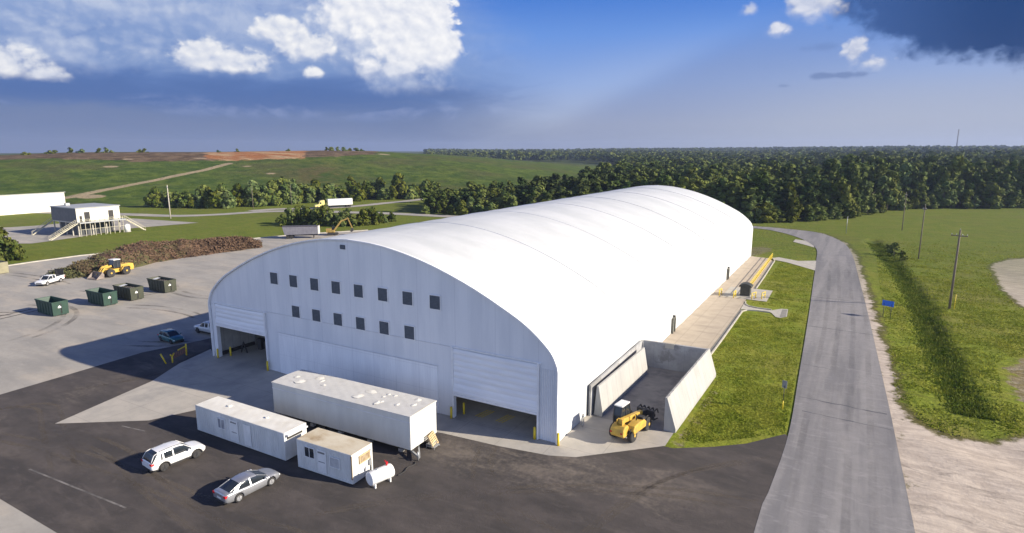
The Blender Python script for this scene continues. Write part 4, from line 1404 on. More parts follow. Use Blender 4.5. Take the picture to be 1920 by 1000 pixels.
for k, (w, z) in enumerate(((.9, .2), (.6, .4))): mb.box(x1 + .15, x1 + .15 + w, y1 - 1.9, y1 - 1.0, z - .04, z)
mb.box(x1 + .15, x1 + .2, y1 - 1.9, y1 - 1.85, .0, .4).box(x1 + .15, x1 + .2, y1 - 1.05, y1 - 1.0, .0, .4).box(x1 + .98, x1 + 1.03, y1 - 1.9, y1 - 1.85, .0, .2).box(x1 + .98, x1 + 1.03, y1 - 1.05, y1 - 1.0, .0, .2)
mb.build('step', mat_galv, t)
# pallet leaning on the sunlit end of the trailer
t = thing('wooden_pallet', 'pale wooden pallet leaning on the sunlit end of the big trailer', 'pallet', (-9.45, -5.9, 0.02), R(14))
tilt = Matrix.Rotation(R(24), 3, 'Y')
mb = MB()
for k in range(7):
    mb.box(-.05, -.02, -.6, .6, .03 + k * .185, .16 + k * .185, tilt.inverted()).box(.09, .115, -.6, .6, .03 + k * .185, .16 + k * .185, tilt.inverted())
mb.build('slats', mat_pallet, t)
mb = MB()
for y in (-.56, 0, .56): mb.box(-.019, .089, y - .045, y + .045, .03, 1.27, tilt.inverted())
mb.build('stringers', mat_pallet, t)
# fuel tank
t = thing('fuel_tank', 'white horizontal fuel tank with a red fitting beside the short container', 'tank', (-9.55, -13.15, 0.012), R(74))
mb = MB()
mb.tube([(-1.05, 0, .78), (-1.03, 0, .78), (-.98, 0, .78), (.98, 0, .78), (1.03, 0, .78), (1.05, 0, .78)], [.46, .53, .56, .56, .53, .46], 28)
mb.build('shell', mat_bluewhite, t)
mb = MB()
for x in (-.7, .7):
    for y in (-.34, .34): mb.box(x - .06, x + .06, y - .05, y + .05, 0, .36)
    mb.box(x - .05, x + .05, -.39, .39, .1, .16)
mb.build('stand', mat_bluewhite, t)
mb = MB()
mb.tube([(.62, 0, 1.3), (.62, 0, 1.62)], .07, 8).box(.54, .70, -.08, .08, 1.46, 1.66).tube([(.62, .1, 1.6), (.62, .32, 1.66)], .05, 8)
mb.build('fitting', mat_red, t)
mb = MB()
mb.tube([(-.3, 0, 1.3), (-.3, 0, 1.42)], .1, 10)
mb.build('filler_cap', mat_galv, t)
mb = MB()
mb.tube([(p.x, p.y, .05) for p in smooth_line([(-9.1, -11.6), (-9.0, -10.9), (-9.2, -10.2), (-9.0, -9.5), (-9.25, -9.1)], 6)], .055, 7)
tag(mb.build('hose', mat_black), 'dark hose on the asphalt from the fuel tank to the trailer hitch', 'hose')

# ------------------------------------------------------------------ cars


def interp(tab, x, k):
    return float(np.interp(x, [r[0] for r in tab], [r[k] for r in tab]))


def wheel(parent, x, y, r, w, rim, side, name='wheel'):
    mb = MB()
    s = side
    pr = [(-.5, .72), (-.5, .93), (-.36, 1.0), (.36, 1.0), (.5, .93), (.5, .62)]
    n = 22
    mb.loft([[(x + math.cos(2 * math.pi * k / n) * r * q, y + d * w, r + math.sin(2 * math.pi * k / n) * r * q) for k in range(n)] for d, q in pr], True)
    o = mb.build(name, mat_black, parent)
    mb = MB()
    yo = y + s * (w / 2 + .004)
    mb.tube([(x, yo - s * .03, r), (x, yo, r)], r * .62, 20)
    for k in range(5):
        a = 2 * math.pi * k / 5 + .3
        mb.bar((x, yo + s * .012, r), (x + math.cos(a) * r * .58, yo + s * .012, r + math.sin(a) * r * .58), r * .16, .02)
    mb.tube([(x, yo, r), (x, yo + s * .03, r)], r * .14, 10)
    mb.build('rim', rim, o)
    return o


def car(name, label, cat, loc, heading, pt, lower, green, wb, wr, rim, kind='suv', group=None):
    """local +x is forward. lower: (x, half width, top, bottom); green: (x, roof height, half width at belt, half width at roof)"""
    t = thing(name, label, cat, loc, heading, group)
    fx, rx = wb / 2 + .06, -wb / 2 + .06
    xa, xb = lower[0][0], lower[-1][0]
    X = sorted(set(list(np.linspace(xa, xb, 44)) + [c + wr * 1.22 * math.cos(q) for c in (fx, rx) for q in np.linspace(0, math.pi, 15)]))
    rings = []
    for x in X:
        hw, zt, zb = interp(lower, x, 1), interp(lower, x, 2), interp(lower, x, 3)
        za = zb
        for c in (fx, rx):
            d = wr * 1.22
            if abs(x - c) < d: za = max(za, wr + math.sqrt(d * d - (x - c) ** 2) * .98)
        za = min(za, zt - .1)
        half = [(0, zt + .02), (hw * .55, zt + .015), (hw * .84, zt - .01), (hw * .95, zt - .06), (hw * .99, zt - .16 if zt - .16 > za else (zt - .06 + za) / 2), (hw, max(za + .04, (zt + zb) * .5)), (hw * .985, za + .02), (hw * .95, za)]
        rings.append([(x, y, z) for y, z in half] + [(x, -y, z) for y, z in reversed(half[1:])])
    mb = MB()
    mb.loft(rings, True, True, True)
    body = mb.build('body', pt, t)
    # dark underbody and sills
    mb = MB()
    mb.box(xa + .25, xb - .25, -interp(lower, 0, 1) * .80, interp(lower, 0, 1) * .80, .2, .62)
    mb.build('underbody', mat_black, t)
    if kind == 'suv':
        for s in (-1, 1):
            mb = MB()
            y = s * (interp(lower, 0, 1) + .006)
            mb.box(rx + wr * 1.25, fx - wr * 1.25, min(y, y - s * .03), max(y, y - s * .03), interp(lower, 0, 3) - .02, interp(lower, 0, 3) + .12)
            for c in (fx, rx):
                mb.tube([(c + wr * 1.25 * math.cos(q), y - s * .015, wr + wr * 1.25 * math.sin(q)) for q in np.linspace(0, math.pi, 13)], .045, 5)
            mb.build('cladding', mat_black, t)
    # glasshouse
    belt = lambda x: interp(lower, x, 2) - .03
    ga, gb = green[0][0], green[-1][0]
    GXs = sorted(set(list(np.linspace(ga, gb, 30)) + [g[0] for g in green]))

    def gring(x, grow=0.0):
        zr, hb, hr = (interp(green, x, k) for k in (1, 2, 3))
        zb = belt(x)
        zr = max(zr, zb + .005)
        return [(0, zr + grow), (hr * .7, zr - .008 + grow), (hr * .93 + grow * .3, zr - .035 + grow * .8), (hr + grow, zr - .09), (hb + grow, zb)]
    mb = MB()
    mb.loft([[(x, y, z) for y, z in gring(x)] + [(x, -y, z) for y, z in reversed(gring(x)[1:])] for x in GXs], True, True, True)
    mb.build('window_glass', mat_glass, t)
    # roof panel and pillars over the glass
    roofx = [g[0] for g in green if g[1] > max(q[1] for q in green) - .13]
    ra, rb = min(roofx), max(roofx)
    mb = MB()
    mb.loft([[(x, -y, z) for y, z in reversed(gring(x, .012)[:4])] + [(x, y, z) for y, z in gring(x, .012)[1:4]] for x in np.linspace(ra, rb, 16)], True, False, False)
    for s in (-1, 1):
        def strip(xt0, xt1, xb0, xb1):
            g0, g1, h0, h1 = gring(xt0, .014), gring(xt1, .014), gring(xb0, .014), gring(xb1, .014)
            mb.add([(xt0, s * g0[3][0], g0[3][1] + .05), (xt1, s * g1[3][0], g1[3][1] + .05), (xb1, s * h1[4][0], h1[4][1]), (xb0, s * h0[4][0], h0[4][1])], [(0, 1, 2, 3)])
        mid = (ra + rb) / 2 + .1
        strip(mid - .05, mid + .05, mid - .06, mid + .06)
        if kind == 'suv':
            q = ra + (mid - ra) * .30
            strip(q - .06, q + .06, q - .08, q + .06)
            strip(ra - .02, ra + .2, ga + .1, ra + .1)
        elif kind == 'pickup':
            strip(ra, ra + .12, ga + .02, ra + .12)
        else:
            strip(ra + .02, ra + .16, ga + .25, ra - .28)
        # windscreen and rear pillars run along the edge of the glass
        for e0, e1 in ((rb, gb), (ra, ga)):
            ps = [(x, s * gring(x)[3][0] if False else s * (gring(x)[2][0] + .012), gring(x)[2][1] + .008) for x in np.linspace(e0, e1, 8)]
            mb.tube(ps, .028, 5)
    roof = mb.build('roof', pt, t)
    if kind == 'suv':
        for s in (-1, 1):
            mb = MB()
            mb.tube([(x, s * gring(x)[2][0] * .97, gring(x)[2][1] + .07) for x in np.linspace(ra + .15, rb - .05, 8)], .022, 6)
            mb.build('roof_rail', mat_black, roof)
    hw = interp(lower, 0, 1)
    for c in (fx, rx):
        for s in (-1, 1): wheel(t, c, s * (hw - .13), wr, .24, rim, s)
    zt_f, zt_r = interp(lower, xb - .12, 2), interp(lower, xa + .06, 2)
    for s in (-1, 1):
        mb = MB()
        w0 = interp(lower, xb - .1, 1)
        mb.box(xb - .22, xb - .02, min(s * w0 * .58, s * w0 * .99), max(s * w0 * .58, s * w0 * .99), zt_f - .24, zt_f - .1)
        mb.build('headlight', mat_lamp, t, bevel=.02)
        mb = MB()
        w1 = interp(lower, xa + .08, 1)
        mb.box(xa - .015, xa + .26, min(s * w1 * .68, s * (w1 + .025)), max(s * w1 * .68, s * (w1 + .025)), zt_r - .22, zt_r - .04)
        mb.build('tail_light', mat_red, t, bevel=.02)
        mb = MB()
        xm = gb - .42
        mb.box(xm - .06, xm + .08, min(s * (hw + .01), s * (hw + .19)), max(s * (hw + .01), s * (hw + .19)), belt(xm) + .02, belt(xm) + .17)
        mb.build('mirror', pt, t, bevel=.03)
        mb = MB()
        for xx in ((ra + rb) / 2 + .3, (ra + rb) / 2 - .62):
            mb.box(xx - .09, xx + .09, min(s * (hw - .01), s * (hw + .025)), max(s * (hw - .01), s * (hw + .025)), belt(xx) - .14, belt(xx) - .11)
        mb.build('door_handle', mat_darkmetal if kind == 'suv' else mat_rim, t)
    mb = MB()
    mb.box(xa - .02, xa + .12, -.26, .26, zt_r - .40, zt_r - .26)
    mb.build('licence_plate', mat_plate, t)
    mb = MB()
    mb.box(xb - .10, xb + .02, -.55, .55, zt_f - .36, zt_f - .22)
    mb.build('grille', mat_black, t)
    mb = MB()
    mb.box(xa - .025, xa + .2, -hw * .8, hw * .8, .36, .48)
    mb.build('bumper_trim', mat_black, t)
    return t, body


SUV_LOW = [(-2.31, .80, .98, .48), (-2.2, .90, 1.07, .40), (-1.4, .93, 1.09, .34), (0, .93, 1.06, .32), (.9, .93, 1.04, .32), (1.15, .925, 1.05, .32), (1.75, .90, .99, .34), (2.1, .85, .90, .38), (2.28, .72, .76, .44)]
SUV_GR = [(-2.24, 1.10, .84, .80), (-1.94, 1.62, .85, .70), (-1.6, 1.70, .86, .69), (-.5, 1.755, .87, .69), (.15, 1.72, .87, .68), (.45, 1.63, .86, .68), (1.15, 1.06, .84, .76)]
SED_LOW = [(-2.42, .76, .93, .46), (-2.3, .87, 1.03, .36), (-1.7, .905, 1.04, .27), (-.6, .92, .96, .25), (.8, .92, .93, .25), (1.3, .91, .93, .25), (1.9, .88, .84, .28), (2.25, .80, .72, .32), (2.4, .66, .62, .36)]
SED_GR = [(-2.02, 1.05, .80, .76), (-1.1, 1.375, .84, .63), (-.6, 1.445, .85, .63), (-.05, 1.455, .86, .63), (.35, 1.40, .86, .63), (1.32, .95, .84, .72)]
PU_LOW = [(-2.85, .88, 1.12, .55), (-2.8, .95, 1.14, .52), (-.75, .97, 1.14, .45), (1.2, .97, 1.12, .45), (1.5, .97, 1.12, .45), (2.4, .94, 1.06, .47), (2.75, .86, .98, .5), (2.85, .78, .85, .52)]
PU_GR = [(-.72, 1.15, .86, .80), (-.6, 1.78, .87, .70), (0, 1.85, .88, .70), (.65, 1.80, .88, .70), (.8, 1.74, .88, .70), (1.5, 1.14, .86, .78)]
HATCH_LOW = [(-2.0, .78, .94, .42), (-1.9, .86, 1.0, .34), (-1.0, .89, 1.0, .28), (.7, .89, .97, .28), (1.0, .885, .97, .28), (1.6, .84, .88, .30), (1.9, .76, .76, .34), (2.02, .64, .64, .38)]
HATCH_GR = [(-1.93, 1.02, .80, .76), (-1.65, 1.46, .82, .64), (-1.0, 1.55, .83, .64), (-.2, 1.56, .84, .64), (.2, 1.48, .84, .64), (1.05, .99, .82, .72)]

car('parked_car', 'white sport utility car with black wheel arches on the dark asphalt', 'car', (-27.35, -19.2, .014), R(84), mat_whitecar, SUV_LOW, SUV_GR, 2.72, .37, mat_blackrim)
car('parked_car', 'silver sedan parked nearest the camera beside the short container', 'car', (-17.93, -19.1, .014), R(86), mat_silvercar, SED_LOW, SED_GR, 2.82, .34, mat_rim, 'sedan')
car('parked_car', 'small dark teal hatchback standing in the shadow of the hall', 'car', (-60.3, .85, .004), R(-4), mat_tealcar, HATCH_LOW, HATCH_GR, 2.6, .33, mat_blackrim, 'hatch')


def pickup(label, loc, heading, pt, rim):
    t, body = car('pickup_truck', label, 'pickup truck', loc, heading, pt, PU_LOW, PU_GR, 3.5, .40, rim, 'pickup')
    mb = MB()
    mb.box(-2.72, -.86, -.78, .78, 1.10, 1.168)
    mb.build('bed_liner', mat_black, t)
    mb = MB()
    for s in (-1, 1): mb.box(-2.84, -.8, min(s * .80, s * .95), max(s * .80, s * .95), 1.10, 1.30)
    mb.box(-2.86, -2.76, -.80, .80, 1.10, 1.30).box(-.82, -.76, -.8, .8, 1.1, 1.34)
    mb.build('bed_side', pt, t, bevel=.02)
    return t


pickup('pale silver pickup truck half hidden behind the left corner post of the hall', (-58.9, 6.0, .004), R(181), mat_greycar, mat_blackrim)
wp = pickup('white pickup truck with a black rear rack parked beside the debris heap', (-117.9, 11.3, .004), R(-62), mat_whitecar, mat_rim)
mb = MB()
for x in (-.95, -2.7):
    for y in (-.85, .85): mb.bar((x, y, 1.3), (x, y, 2.5), .1, .1)
    mb.bar((x, -.9, 2.5), (x, .9, 2.5), .1, .1)
mb.box(-2.78, -2.66, -.8, .8, 1.3, 2.45)
mb.build('rack', mat_black, wp)

# ------------------------------------------------------------------ open top dumpsters


def dumpster(label, x, y, mat, load):
    t = thing('dumpster', label, 'dumpster', (x, y, .004), 0, 'steel dumpsters on the concrete yard')
    lx, ly, h, fl = 4.9, 2.25, 2.35, .55
    mb = MB()
    ob = [(0, 0, .14), (-lx, 0, .14), (-lx, ly, .14), (0, ly, .14)]
    ot = [(.06, -.04, h), (-lx - fl, -.04, h), (-lx - fl, ly + .04, h), (.06, ly + .04, h)]
    it = [(-.04, .06, h), (-lx - fl + .1, .06, h), (-lx - fl + .1, ly - .06, h), (-.04, ly - .06, h)]
    ib = [(-.1, .1, .3), (-lx + .08, .1, .3), (-lx + .08, ly - .1, .3), (-.1, ly - .1, .3)]
    mb.loft([ob, ot, it, ib], False)
    mb.build('shell', mat, t)
    mb = MB()
    for y_ in (-.09, ly + .03): mb.box(-lx - fl - .02, .08, y_, y_ + .06, h - .14, h + .02)
    for x_ in (.062, -lx - fl - .06): mb.box(x_, x_ + .05, -.03, ly + .03, h - .14, h + .02)
    for k in range(6):
        a = -.35 - k * .9
        for y_ in (-.075, ly + .002): mb.box(a - .06, a + .06, y_ - .01, y_ + .06, .2, h - .15)
    mb.build('ribs', mat, t)
    mb = MB()
    for y_ in (.3, ly - .5): mb.box(-lx + .1, -.05, y_, y_ + .2, 0, .14)
    mb.build('skid', mat_darkmetal, t)
    mb = MB()
    mb.box(.004, .07, ly / 2 - .03, ly / 2 + .03, .25, h - .2).tube([(.11, ly / 2 + .12, .4), (.11, ly / 2 + .12, h - .4)], .03, 6)
    mb.build('door_bar', mat_darkmetal, t)
    mb = MB()
    zz, c = h * .62, ly * .44
    mb.add([(.072, c - .24, zz - .16), (.072, c + .24, zz - .16), (.072, c + .24, zz), (.072, c, zz + .26), (.072, c - .24, zz)], [(0, 1, 2, 3, 4)])
    mb.add([(.068, c - .24, zz - .16), (.068, c + .24, zz - .16), (.068, c + .24, zz), (.068, c, zz + .26), (.068, c - .24, zz)], [(4, 3, 2, 1, 0)])
    mb.build('emblem', mat_mark, t)
    if load:
        rg = random.Random(int(x * 10 + y))
        mb = MB()
        n, m_ = 18, 9
        mb.loft([[(-.12 - (lx - .1) * i / n, .12 + (ly - .24) * j / m_, 1.75 + .35 * math.sin(math.pi * j / m_) * math.sin(math.pi * i / n) + rg.uniform(-.12, .12)) for j in range(m_ + 1)] for i in range(n + 1)], False, False, False)
        mb.build('rubbish', mat_load, t)
        mb = MB()
        mb.add([(-lx - .1, .4, 2.05), (-lx + 1.1, .45, 2.15), (-lx + 1.1, 1.7, 2.3), (-lx - .1, 1.75, 2.25)], [(0, 1, 2, 3)])
        mb.build('white_sheet', mat_mark, t)


mat_load = M('mixed_rubbish', (0.10, 0.085, 0.075), (0.06, 0.055, 0.05), 1.4, rough=.95)
dumpster('dark green empty dumpster standing apart, nearest the left edge', -89.1, -.95, mat_greenbin, False)
dumpster('dark green empty dumpster just in front of a brown loaded one', -88.9, 6.6, mat_greenbin, False)
dumpster('brown olive loaded dumpster partly hidden behind a green one', -88.8, 11.1, mat_olivebin, True)
dumpster('olive loaded dumpster standing alone nearest the hall', -89.4, 17.6, mat_olivebin, True)
t = thing('steel_bin', 'tan steel bin at the far left edge of the yard', 'bin', (at(17, 512).x, at(17, 512).y, .004), 0)
mb = MB()
mb.loft([[(0, 0, .1), (-7, 0, .1), (-7, -2.5, .1), (0, -2.5, .1)], [(.1, .05, 2.5), (-7.1, .05, 2.5), (-7.1, -2.55, 2.5), (.1, -2.55, 2.5)], [(0, -.05, 2.5), (-7, -.05, 2.5), (-7, -2.45, 2.5), (0, -2.45, 2.5)], [(-.1, -.1, .4), (-6.9, -.1, .4), (-6.9, -2.4, .4), (-.1, -2.4, .4)]], False)
mb.build('shell', mat_tan, t)
mb = MB()
for k in range(8): mb.box(-.4 - k * .9, -.25 - k * .9, -2.66, -2.56, .1, 2.4)
mb.build('ribs', mat_tan, t)

# ------------------------------------------------------------------ yellow machines


def big_wheel(t, x, y, r, w, side, rim=mat_machine):
    mb = MB()
    n = 26
    pr = [(-.5, .60), (-.5, .90), (-.38, 1.0), (.38, 1.0), (.5, .90), (.5, .58)]
    mb.loft([[(x + math.cos(2 * math.pi * k / n) * r * q * (1 + (.02 if k % 2 and q == 1.0 else 0)), y + d * w, r + math.sin(2 * math.pi * k / n) * r * q) for k in range(n)] for d, q in pr], False)
    o = mb.build('wheel', mat_black, t)
    mb = MB()
    yo = y + side * w * .42
    mb.tube([(x, yo - side * .05, r), (x, yo + side * .03, r)], r * .56, 20).tube([(x, yo + side * .03, r), (x, yo + side * .1, r)], r * .22, 12)
    mb.build('rim', rim, o)


# telehandler, forward is +x
t = thing('telehandler', 'yellow telescopic handler with a dark cab parked at the mouth of the storage bay', 'telehandler', (5.15, 5.3, .026), R(82))
for x in (-1.5, 1.55):
    for s in (-1, 1): big_wheel(t, x, s * .93, .66, .46, s)
mb = MB()
mb.box(-2.25, 2.1, -.42, .42, .62, 1.12).box(-1.9, -1.1, -.9, .9, .5, .8).box(1.15, 1.95, -.9, .9, .5, .8)
mb.build('chassis', mat_machine, t, bevel=.05)
mb = MB()   # rear counterweight with rounded shoulders
mb.prism([(-2.75, .72), (-2.95, 1.0), (-2.9, 1.45), (-2.55, 1.72), (-2.05, 1.78), (-1.75, 1.5), (-1.75, .72)], lambda a, b, d: (a, d, b), -.72, .62)
mb.build('counterweight', mat_machine, t, bevel=.09)
mb = MB()   # engine pod on the right hand side
mb.prism([(-1.75, .85), (-1.95, 1.25), (-1.7, 1.62), (-.9, 1.75), (.35, 1.62), (.75, 1.3), (.7, .8)], lambda a, b, d: (a, d, b), -1.28, -.46)
mb.build('engine_cover', mat_machine, t, bevel=.08)
mb = MB()
mb.tube([(-.5, -.8, 1.7), (-.5, -.8, 2.2), (-.62, -.8, 2.3)], .06, 8).box(.05, .6, -1.2, -.55, 1.5, 1.86)
mb.build('exhaust', mat_black, t)
mb = MB()   # cab on the left
mb.prism([(-1.0, 1.0), (-1.05, 1.9), (-.85, 2.72), (.5, 2.72), (.88, 1.75), (.95, 1.0)], lambda a, b, d: (a, d, b), .48, 1.26)
cab = mb.build('cab', mat_glass, t, bevel=.03)
for y in (.46, 1.28):
    mb = MB()
    for a, b in (((-1.05, 1.0), (-1.07, 1.9)), ((-1.07, 1.9), (-.86, 2.72)), ((.5, 2.72), (.9, 1.75)), ((.9, 1.75), (.97, 1.0)), ((-.1, 1.0), (-.1, 2.72)), ((-.86, 2.72), (.5, 2.72))):
        mb.bar((a[0], y, a[1]), (b[0], y, b[1]), .07, .07)
    mb.build('cab_frame', mat_darkmetal, cab)
mb = MB()
mb.box(-.95, .6, .42, 1.32, 2.75, 2.87)
mb.build('cab_roof', mat_bluewhite, cab, bevel=.04)
mb = MB()
mb.prism([(-1.1, .7), (-1.1, 1.02), (1.0, 1.02), (1.1, .7)], lambda a, b, d: (a, d, b), .46, 1.28)
mb.build('step_box', mat_black, t, bevel=.03)
mb = MB()   # boom, lying forward and down
mb.bar((-2.3, -.04, 2.02), (2.1, -.04, 1.35), .38, .46)
bm_ = mb.build('boom', mat_machine, t, bevel=.04)
mb = MB()
mb.bar((1.9, -.04, 1.38), (3.0, -.04, 1.15), .26, .32).bar((2.9, -.04, 1.2), (3.15, -.04, .6), .24, .26)
mb.build('boom_head', mat_darkmetal, bm_)
mb = MB()
mb.box(-2.45, -1.95, -.36, -.26, 1.3, 2.2).box(-2.45, -1.95, .18, .28, 1.3, 2.2)
mb.build('boom_pivot', mat_machine, t, bevel=.03)
mb = MB()   # dark grapple attachment
mb.box(3.15, 3.3, -.95, .9, .35, 1.3)
for y in (-.9, -.45, 0, .45, .85): mb.bar((3.3, y, .4), (4.1, y, .25), .1, .12).bar((3.3, y, 1.25), (3.95, y, 1.3), .09, .1).bar((3.95, y, 1.3), (4.25, y, .8), .09, .1)
mb.tube([(3.4, -.95, .8), (3.4, .9, .8)], .14, 10)
mb.build('grapple', mat_darkmetal, t)
for x in (-1.5, 1.55):
    for s in (-1, 1):
        mb = MB()
        mb.tube([(x + .78 * math.cos(q), s * .95, .66 + .78 * math.sin(q)) for q in np.linspace(.25, 2.6, 9)], .05, 5)
        mb.build('fender', mat_black, t)
for s in (-1, 1):
    mb = MB()
    mb.box(-2.94, -2.86, min(s * .42, s * .62), max(s * .42, s * .62), 1.1, 1.25)
    mb.build('tail_light', mat_red, t)
mb = MB()
mb.tube([(.9, 1.3, 1.9), (1.15, 1.5, 2.0)], .02, 5).box(1.1, 1.14, 1.42, 1.62, 1.9, 2.2)
mb.build('mirror', mat_black, t)

# wheel loader, forward is +x
t = thing('wheel_loader', 'yellow wheel loader with its bucket down in front of the debris heap', 'wheel loader', (-115.2, 22.3, .004), R(-84))
for x in (-1.75, 1.6):
    for s in (-1, 1): big_wheel(t, x, s * 1.1, .88, .62, s)
mb = MB()
mb.prism([(-3.6, .8), (-3.75, 1.3), (-3.65, 2.15), (-2.9, 2.35), (-.9, 2.3), (-.8, .8)], lambda a, b, d: (a, d, b), -.95, .95)
mb.build('engine_cover', mat_machine, t, bevel=.08)
for s in (-1, 1):
    mb = MB()
    mb.prism([(-2.9, 1.35), (-2.5, 1.95), (-1.1, 1.95), (-.65, 1.3), (-.9, 1.3), (-1.2, 1.8), (-2.4, 1.8), (-2.7, 1.3)], lambda a, b, d: (a, d, b), s * .75, s * 1.4)
    mb.build('fender', mat_machine, t, bevel=.02)
mb = MB()
mb.prism([(-.8, .75), (-.8, 1.5), (.3, 1.5), (1.2, 1.7), (2.1, 1.5), (2.2, .8), (1.2, .6)], lambda a, b, d: (a, d, b), -.5, .5)
mb.build('front_frame', mat_machine, t, bevel=.05)
mb = MB()
mb.prism([(-.85, 1.7), (-.85, 3.35), (.35, 3.35), (.62, 2.4), (.5, 1.7)], lambda a, b, d: (a, d, b), -.78, .78)
cab = mb.build('cab', mat_glass, t, bevel=.03)
mb = MB()
mb.box(-1.0, .55, -.88, .88, 3.36, 3.52)
mb.build('cab_roof', mat_bluewhite, cab, bevel=.05)
for y in (-.8, .8):
    mb = MB()
    for a, b in (((-.85, 1.7), (-.85, 3.35)), ((.35, 3.35), (.63, 2.4)), ((.63, 2.4), (.5, 1.7)), ((-.2, 1.7), (-.2, 3.35))): mb.bar((a[0], y, a[1]), (b[0], y, b[1]), .1, .1)
    mb.build('cab_frame', mat_darkmetal, cab)
mb = MB()
for s in (-1, 1):
    mb.bar((.9, s * .55, 2.25), (2.3, s * .55, 2.05), .16, .4).bar((2.25, s * .55, 2.1), (3.5, s * .55, .65), .16, .36)
mb.bar((1.0, 0, 1.5), (2.4, 0, 1.75), .2, .2).bar((2.4, 0, 2.1), (3.3, 0, 1.15), .18, .2)
mb.build('lift_arm', mat_machine, t, bevel=.03)
mb = MB()
mb.prism([(3.3, .12), (3.2, .9), (3.5, 1.45), (3.62, 1.4), (3.42, .85), (3.6, .3), (5.0, .12), (5.0, .04)], lambda a, b, d: (a, d, b), -1.5, 1.5)
for s in (-1, 1): mb.prism([(3.3, .12), (3.25, .9), (3.55, 1.4), (5.0, .1)], lambda a, b, d: (a, d, b), s * 1.5, s * 1.56)
mb.build('bucket', M('worn_bucket_steel', (.17, .135, .12), (.25, .21, .185), 1.5, rough=.7), t)
mb = MB()
mb.tube([(-2.1, .3, 2.3), (-2.1, .3, 3.0)], .09, 8)
mb.build('exhaust', mat_black, t)

# excavator half hidden behind the roof, forward is +x
e0 = at(624, 441)
t = thing('excavator', 'yellow excavator with a bent boom showing behind the hall roof', 'excavator', (e0.x, e0.y, .0), R(40))
t.scale = (.82, .82, .82)
for s in (-1, 1):
    mb = MB()
    mb.prism([(-1.9, .15), (-2.1, .5), (-1.9, .9), (1.9, .9), (2.1, .5), (1.9, .15)], lambda a, b, d: (a, d, b), s * 1.0, s * 1.55)
    mb.build('track', mat_black, t, bevel=.06)
mb = MB()
mb.box(-2.3, .9, -1.35, 1.3, 1.15, 2.0).box(-2.4, -.4, -1.3, 1.25, 2.0, 2.55)
mb.build('upper_body', mat_oldyellow, t, bevel=.08)
mb = MB()
mb.prism([(-.35, 1.9), (-.35, 3.2), (.7, 3.2), (1.25, 2.4), (1.25, 1.6), (.8, 1.6)], lambda a, b, d: (a, d, b), .35, 1.28)
mb.build('cab', mat_glass, t, bevel=.03)
mb = MB()
mb.bar((.7, -.2, 1.9), (3.4, -.2, 5.4), .4, .6).bar((3.3, -.2, 5.3), (6.0, -.2, 6.4), .38, .5)
bm_ = mb.build('boom', mat_oldyellow, t, bevel=.04)
mb = MB()
mb.bar((5.8, -.2, 6.7), (7.4, -.2, 2.6), .32, .42)
mb.build('stick', mat_oldyellow, bm_, bevel=.03)
mb = MB()
mb.prism([(7.1, 2.7), (7.8, 2.5), (7.9, 1.6), (7.0, 1.1), (6.6, 1.6)], lambda a, b, d: (a, d, b), -.8, .4)
mb.build('bucket', mat_darkmetal, bm_)

# ------------------------------------------------------------------ lorries far left
d0, d1 = at(534, 448.5), at(597, 447)
dv = (d1 - d0)
t = thing('dump_trailer', 'long grey dump trailer with a pale end standing by the yard edge', 'trailer', (d0.x, d0.y, .0), math.atan2(dv.y, dv.x))
Ld = dv.length
mb = MB()
mb.prism([(0, 1.2), (-.6, 3.6), (Ld - .1, 3.6), (Ld - .1, 1.3)], lambda a, b, d: (a, d, b), 0, 2.5)
mb.build('box', M('grey_trailer_side', (.16, .155, .18), (.2, .195, .215), 1.0, rough=.6, lines=[(0, .8, .05, 0, .3, (.09, .09, .1))]), t, bevel=.04)
mb = MB()
mb.box(-.6, Ld - .1, -.03, 2.53, 3.62, 3.78)
mb.build('tarp', M('dark_tarp', (.06, .055, .065), (.08, .075, .085), 1.0), t)
mb = MB()
mb.box(Ld - .08, Ld + .25, .05, 2.45, 1.3, 3.7)
mb.build('front_panel', mat_shed, t, bevel=.05)
for x in (.8, 1.95):
    for y in (.25, 2.25):
        mb = MB()
        mb.tube([(x, y - .2, .52), (x, y + .2, .52)], .52, 16)
        mb.build('wheel', mat_black, t)
mb = MB()
mb.box(.3, Ld - .2, .75, 1.75, .85, 1.15).bar((Ld - 1.5, .5, 0), (Ld - 1.5, .5, 1.2), .15, .15).bar((Ld - 1.5, 2, 0), (Ld - 1.5, 2, 1.2), .15, .15)
mb.build('chassis', mat_darkmetal, t)

s0, s1 = at(590, 391.5), at(660, 388)
dv = s1 - s0
t = thing('semi_truck', 'white box lorry with a yellow cab driving on the far road before the tree belt', 'lorry', (s0.x, s0.y, .06), math.atan2(dv.y, dv.x))
Ls = dv.length
mb = MB()
mb.box(6.0, Ls, -1.3, 1.3, 1.15, 4.0)
mb.build('cargo_box', mat_bluewhite, t, bevel=.04)
mb = MB()
mb.prism([(0, .7), (0, 1.6), (1.6, 1.9), (2.0, 2.9), (2.6, 3.5), (4.4, 3.7), (4.4, .7)], lambda a, b, d: (a, d, b), -1.15, 1.15)
cab = mb.build('cab', M('pale_yellow_cab', (.68, .60, .22), (.6, .52, .2), 1.0, rough=.4), t, bevel=.08)
mb = MB()
mb.prism([(1.6, 1.98), (1.98, 2.86), (2.02, 2.84), (1.66, 1.96)], lambda a, b, d: (a - .05, d, b), -1.0, 1.0)
for s in (-1, 1): mb.box(2.1, 2.9, min(s * 1.152, s * 1.17), max(s * 1.152, s * 1.17), 2.0, 2.8)
mb.build('windscreen', mat_glass, cab)
mb = MB()
mb.box(.3, Ls - .4, -.5, .5, .6, 1.1)
mb.build('chassis', mat_darkmetal, t)
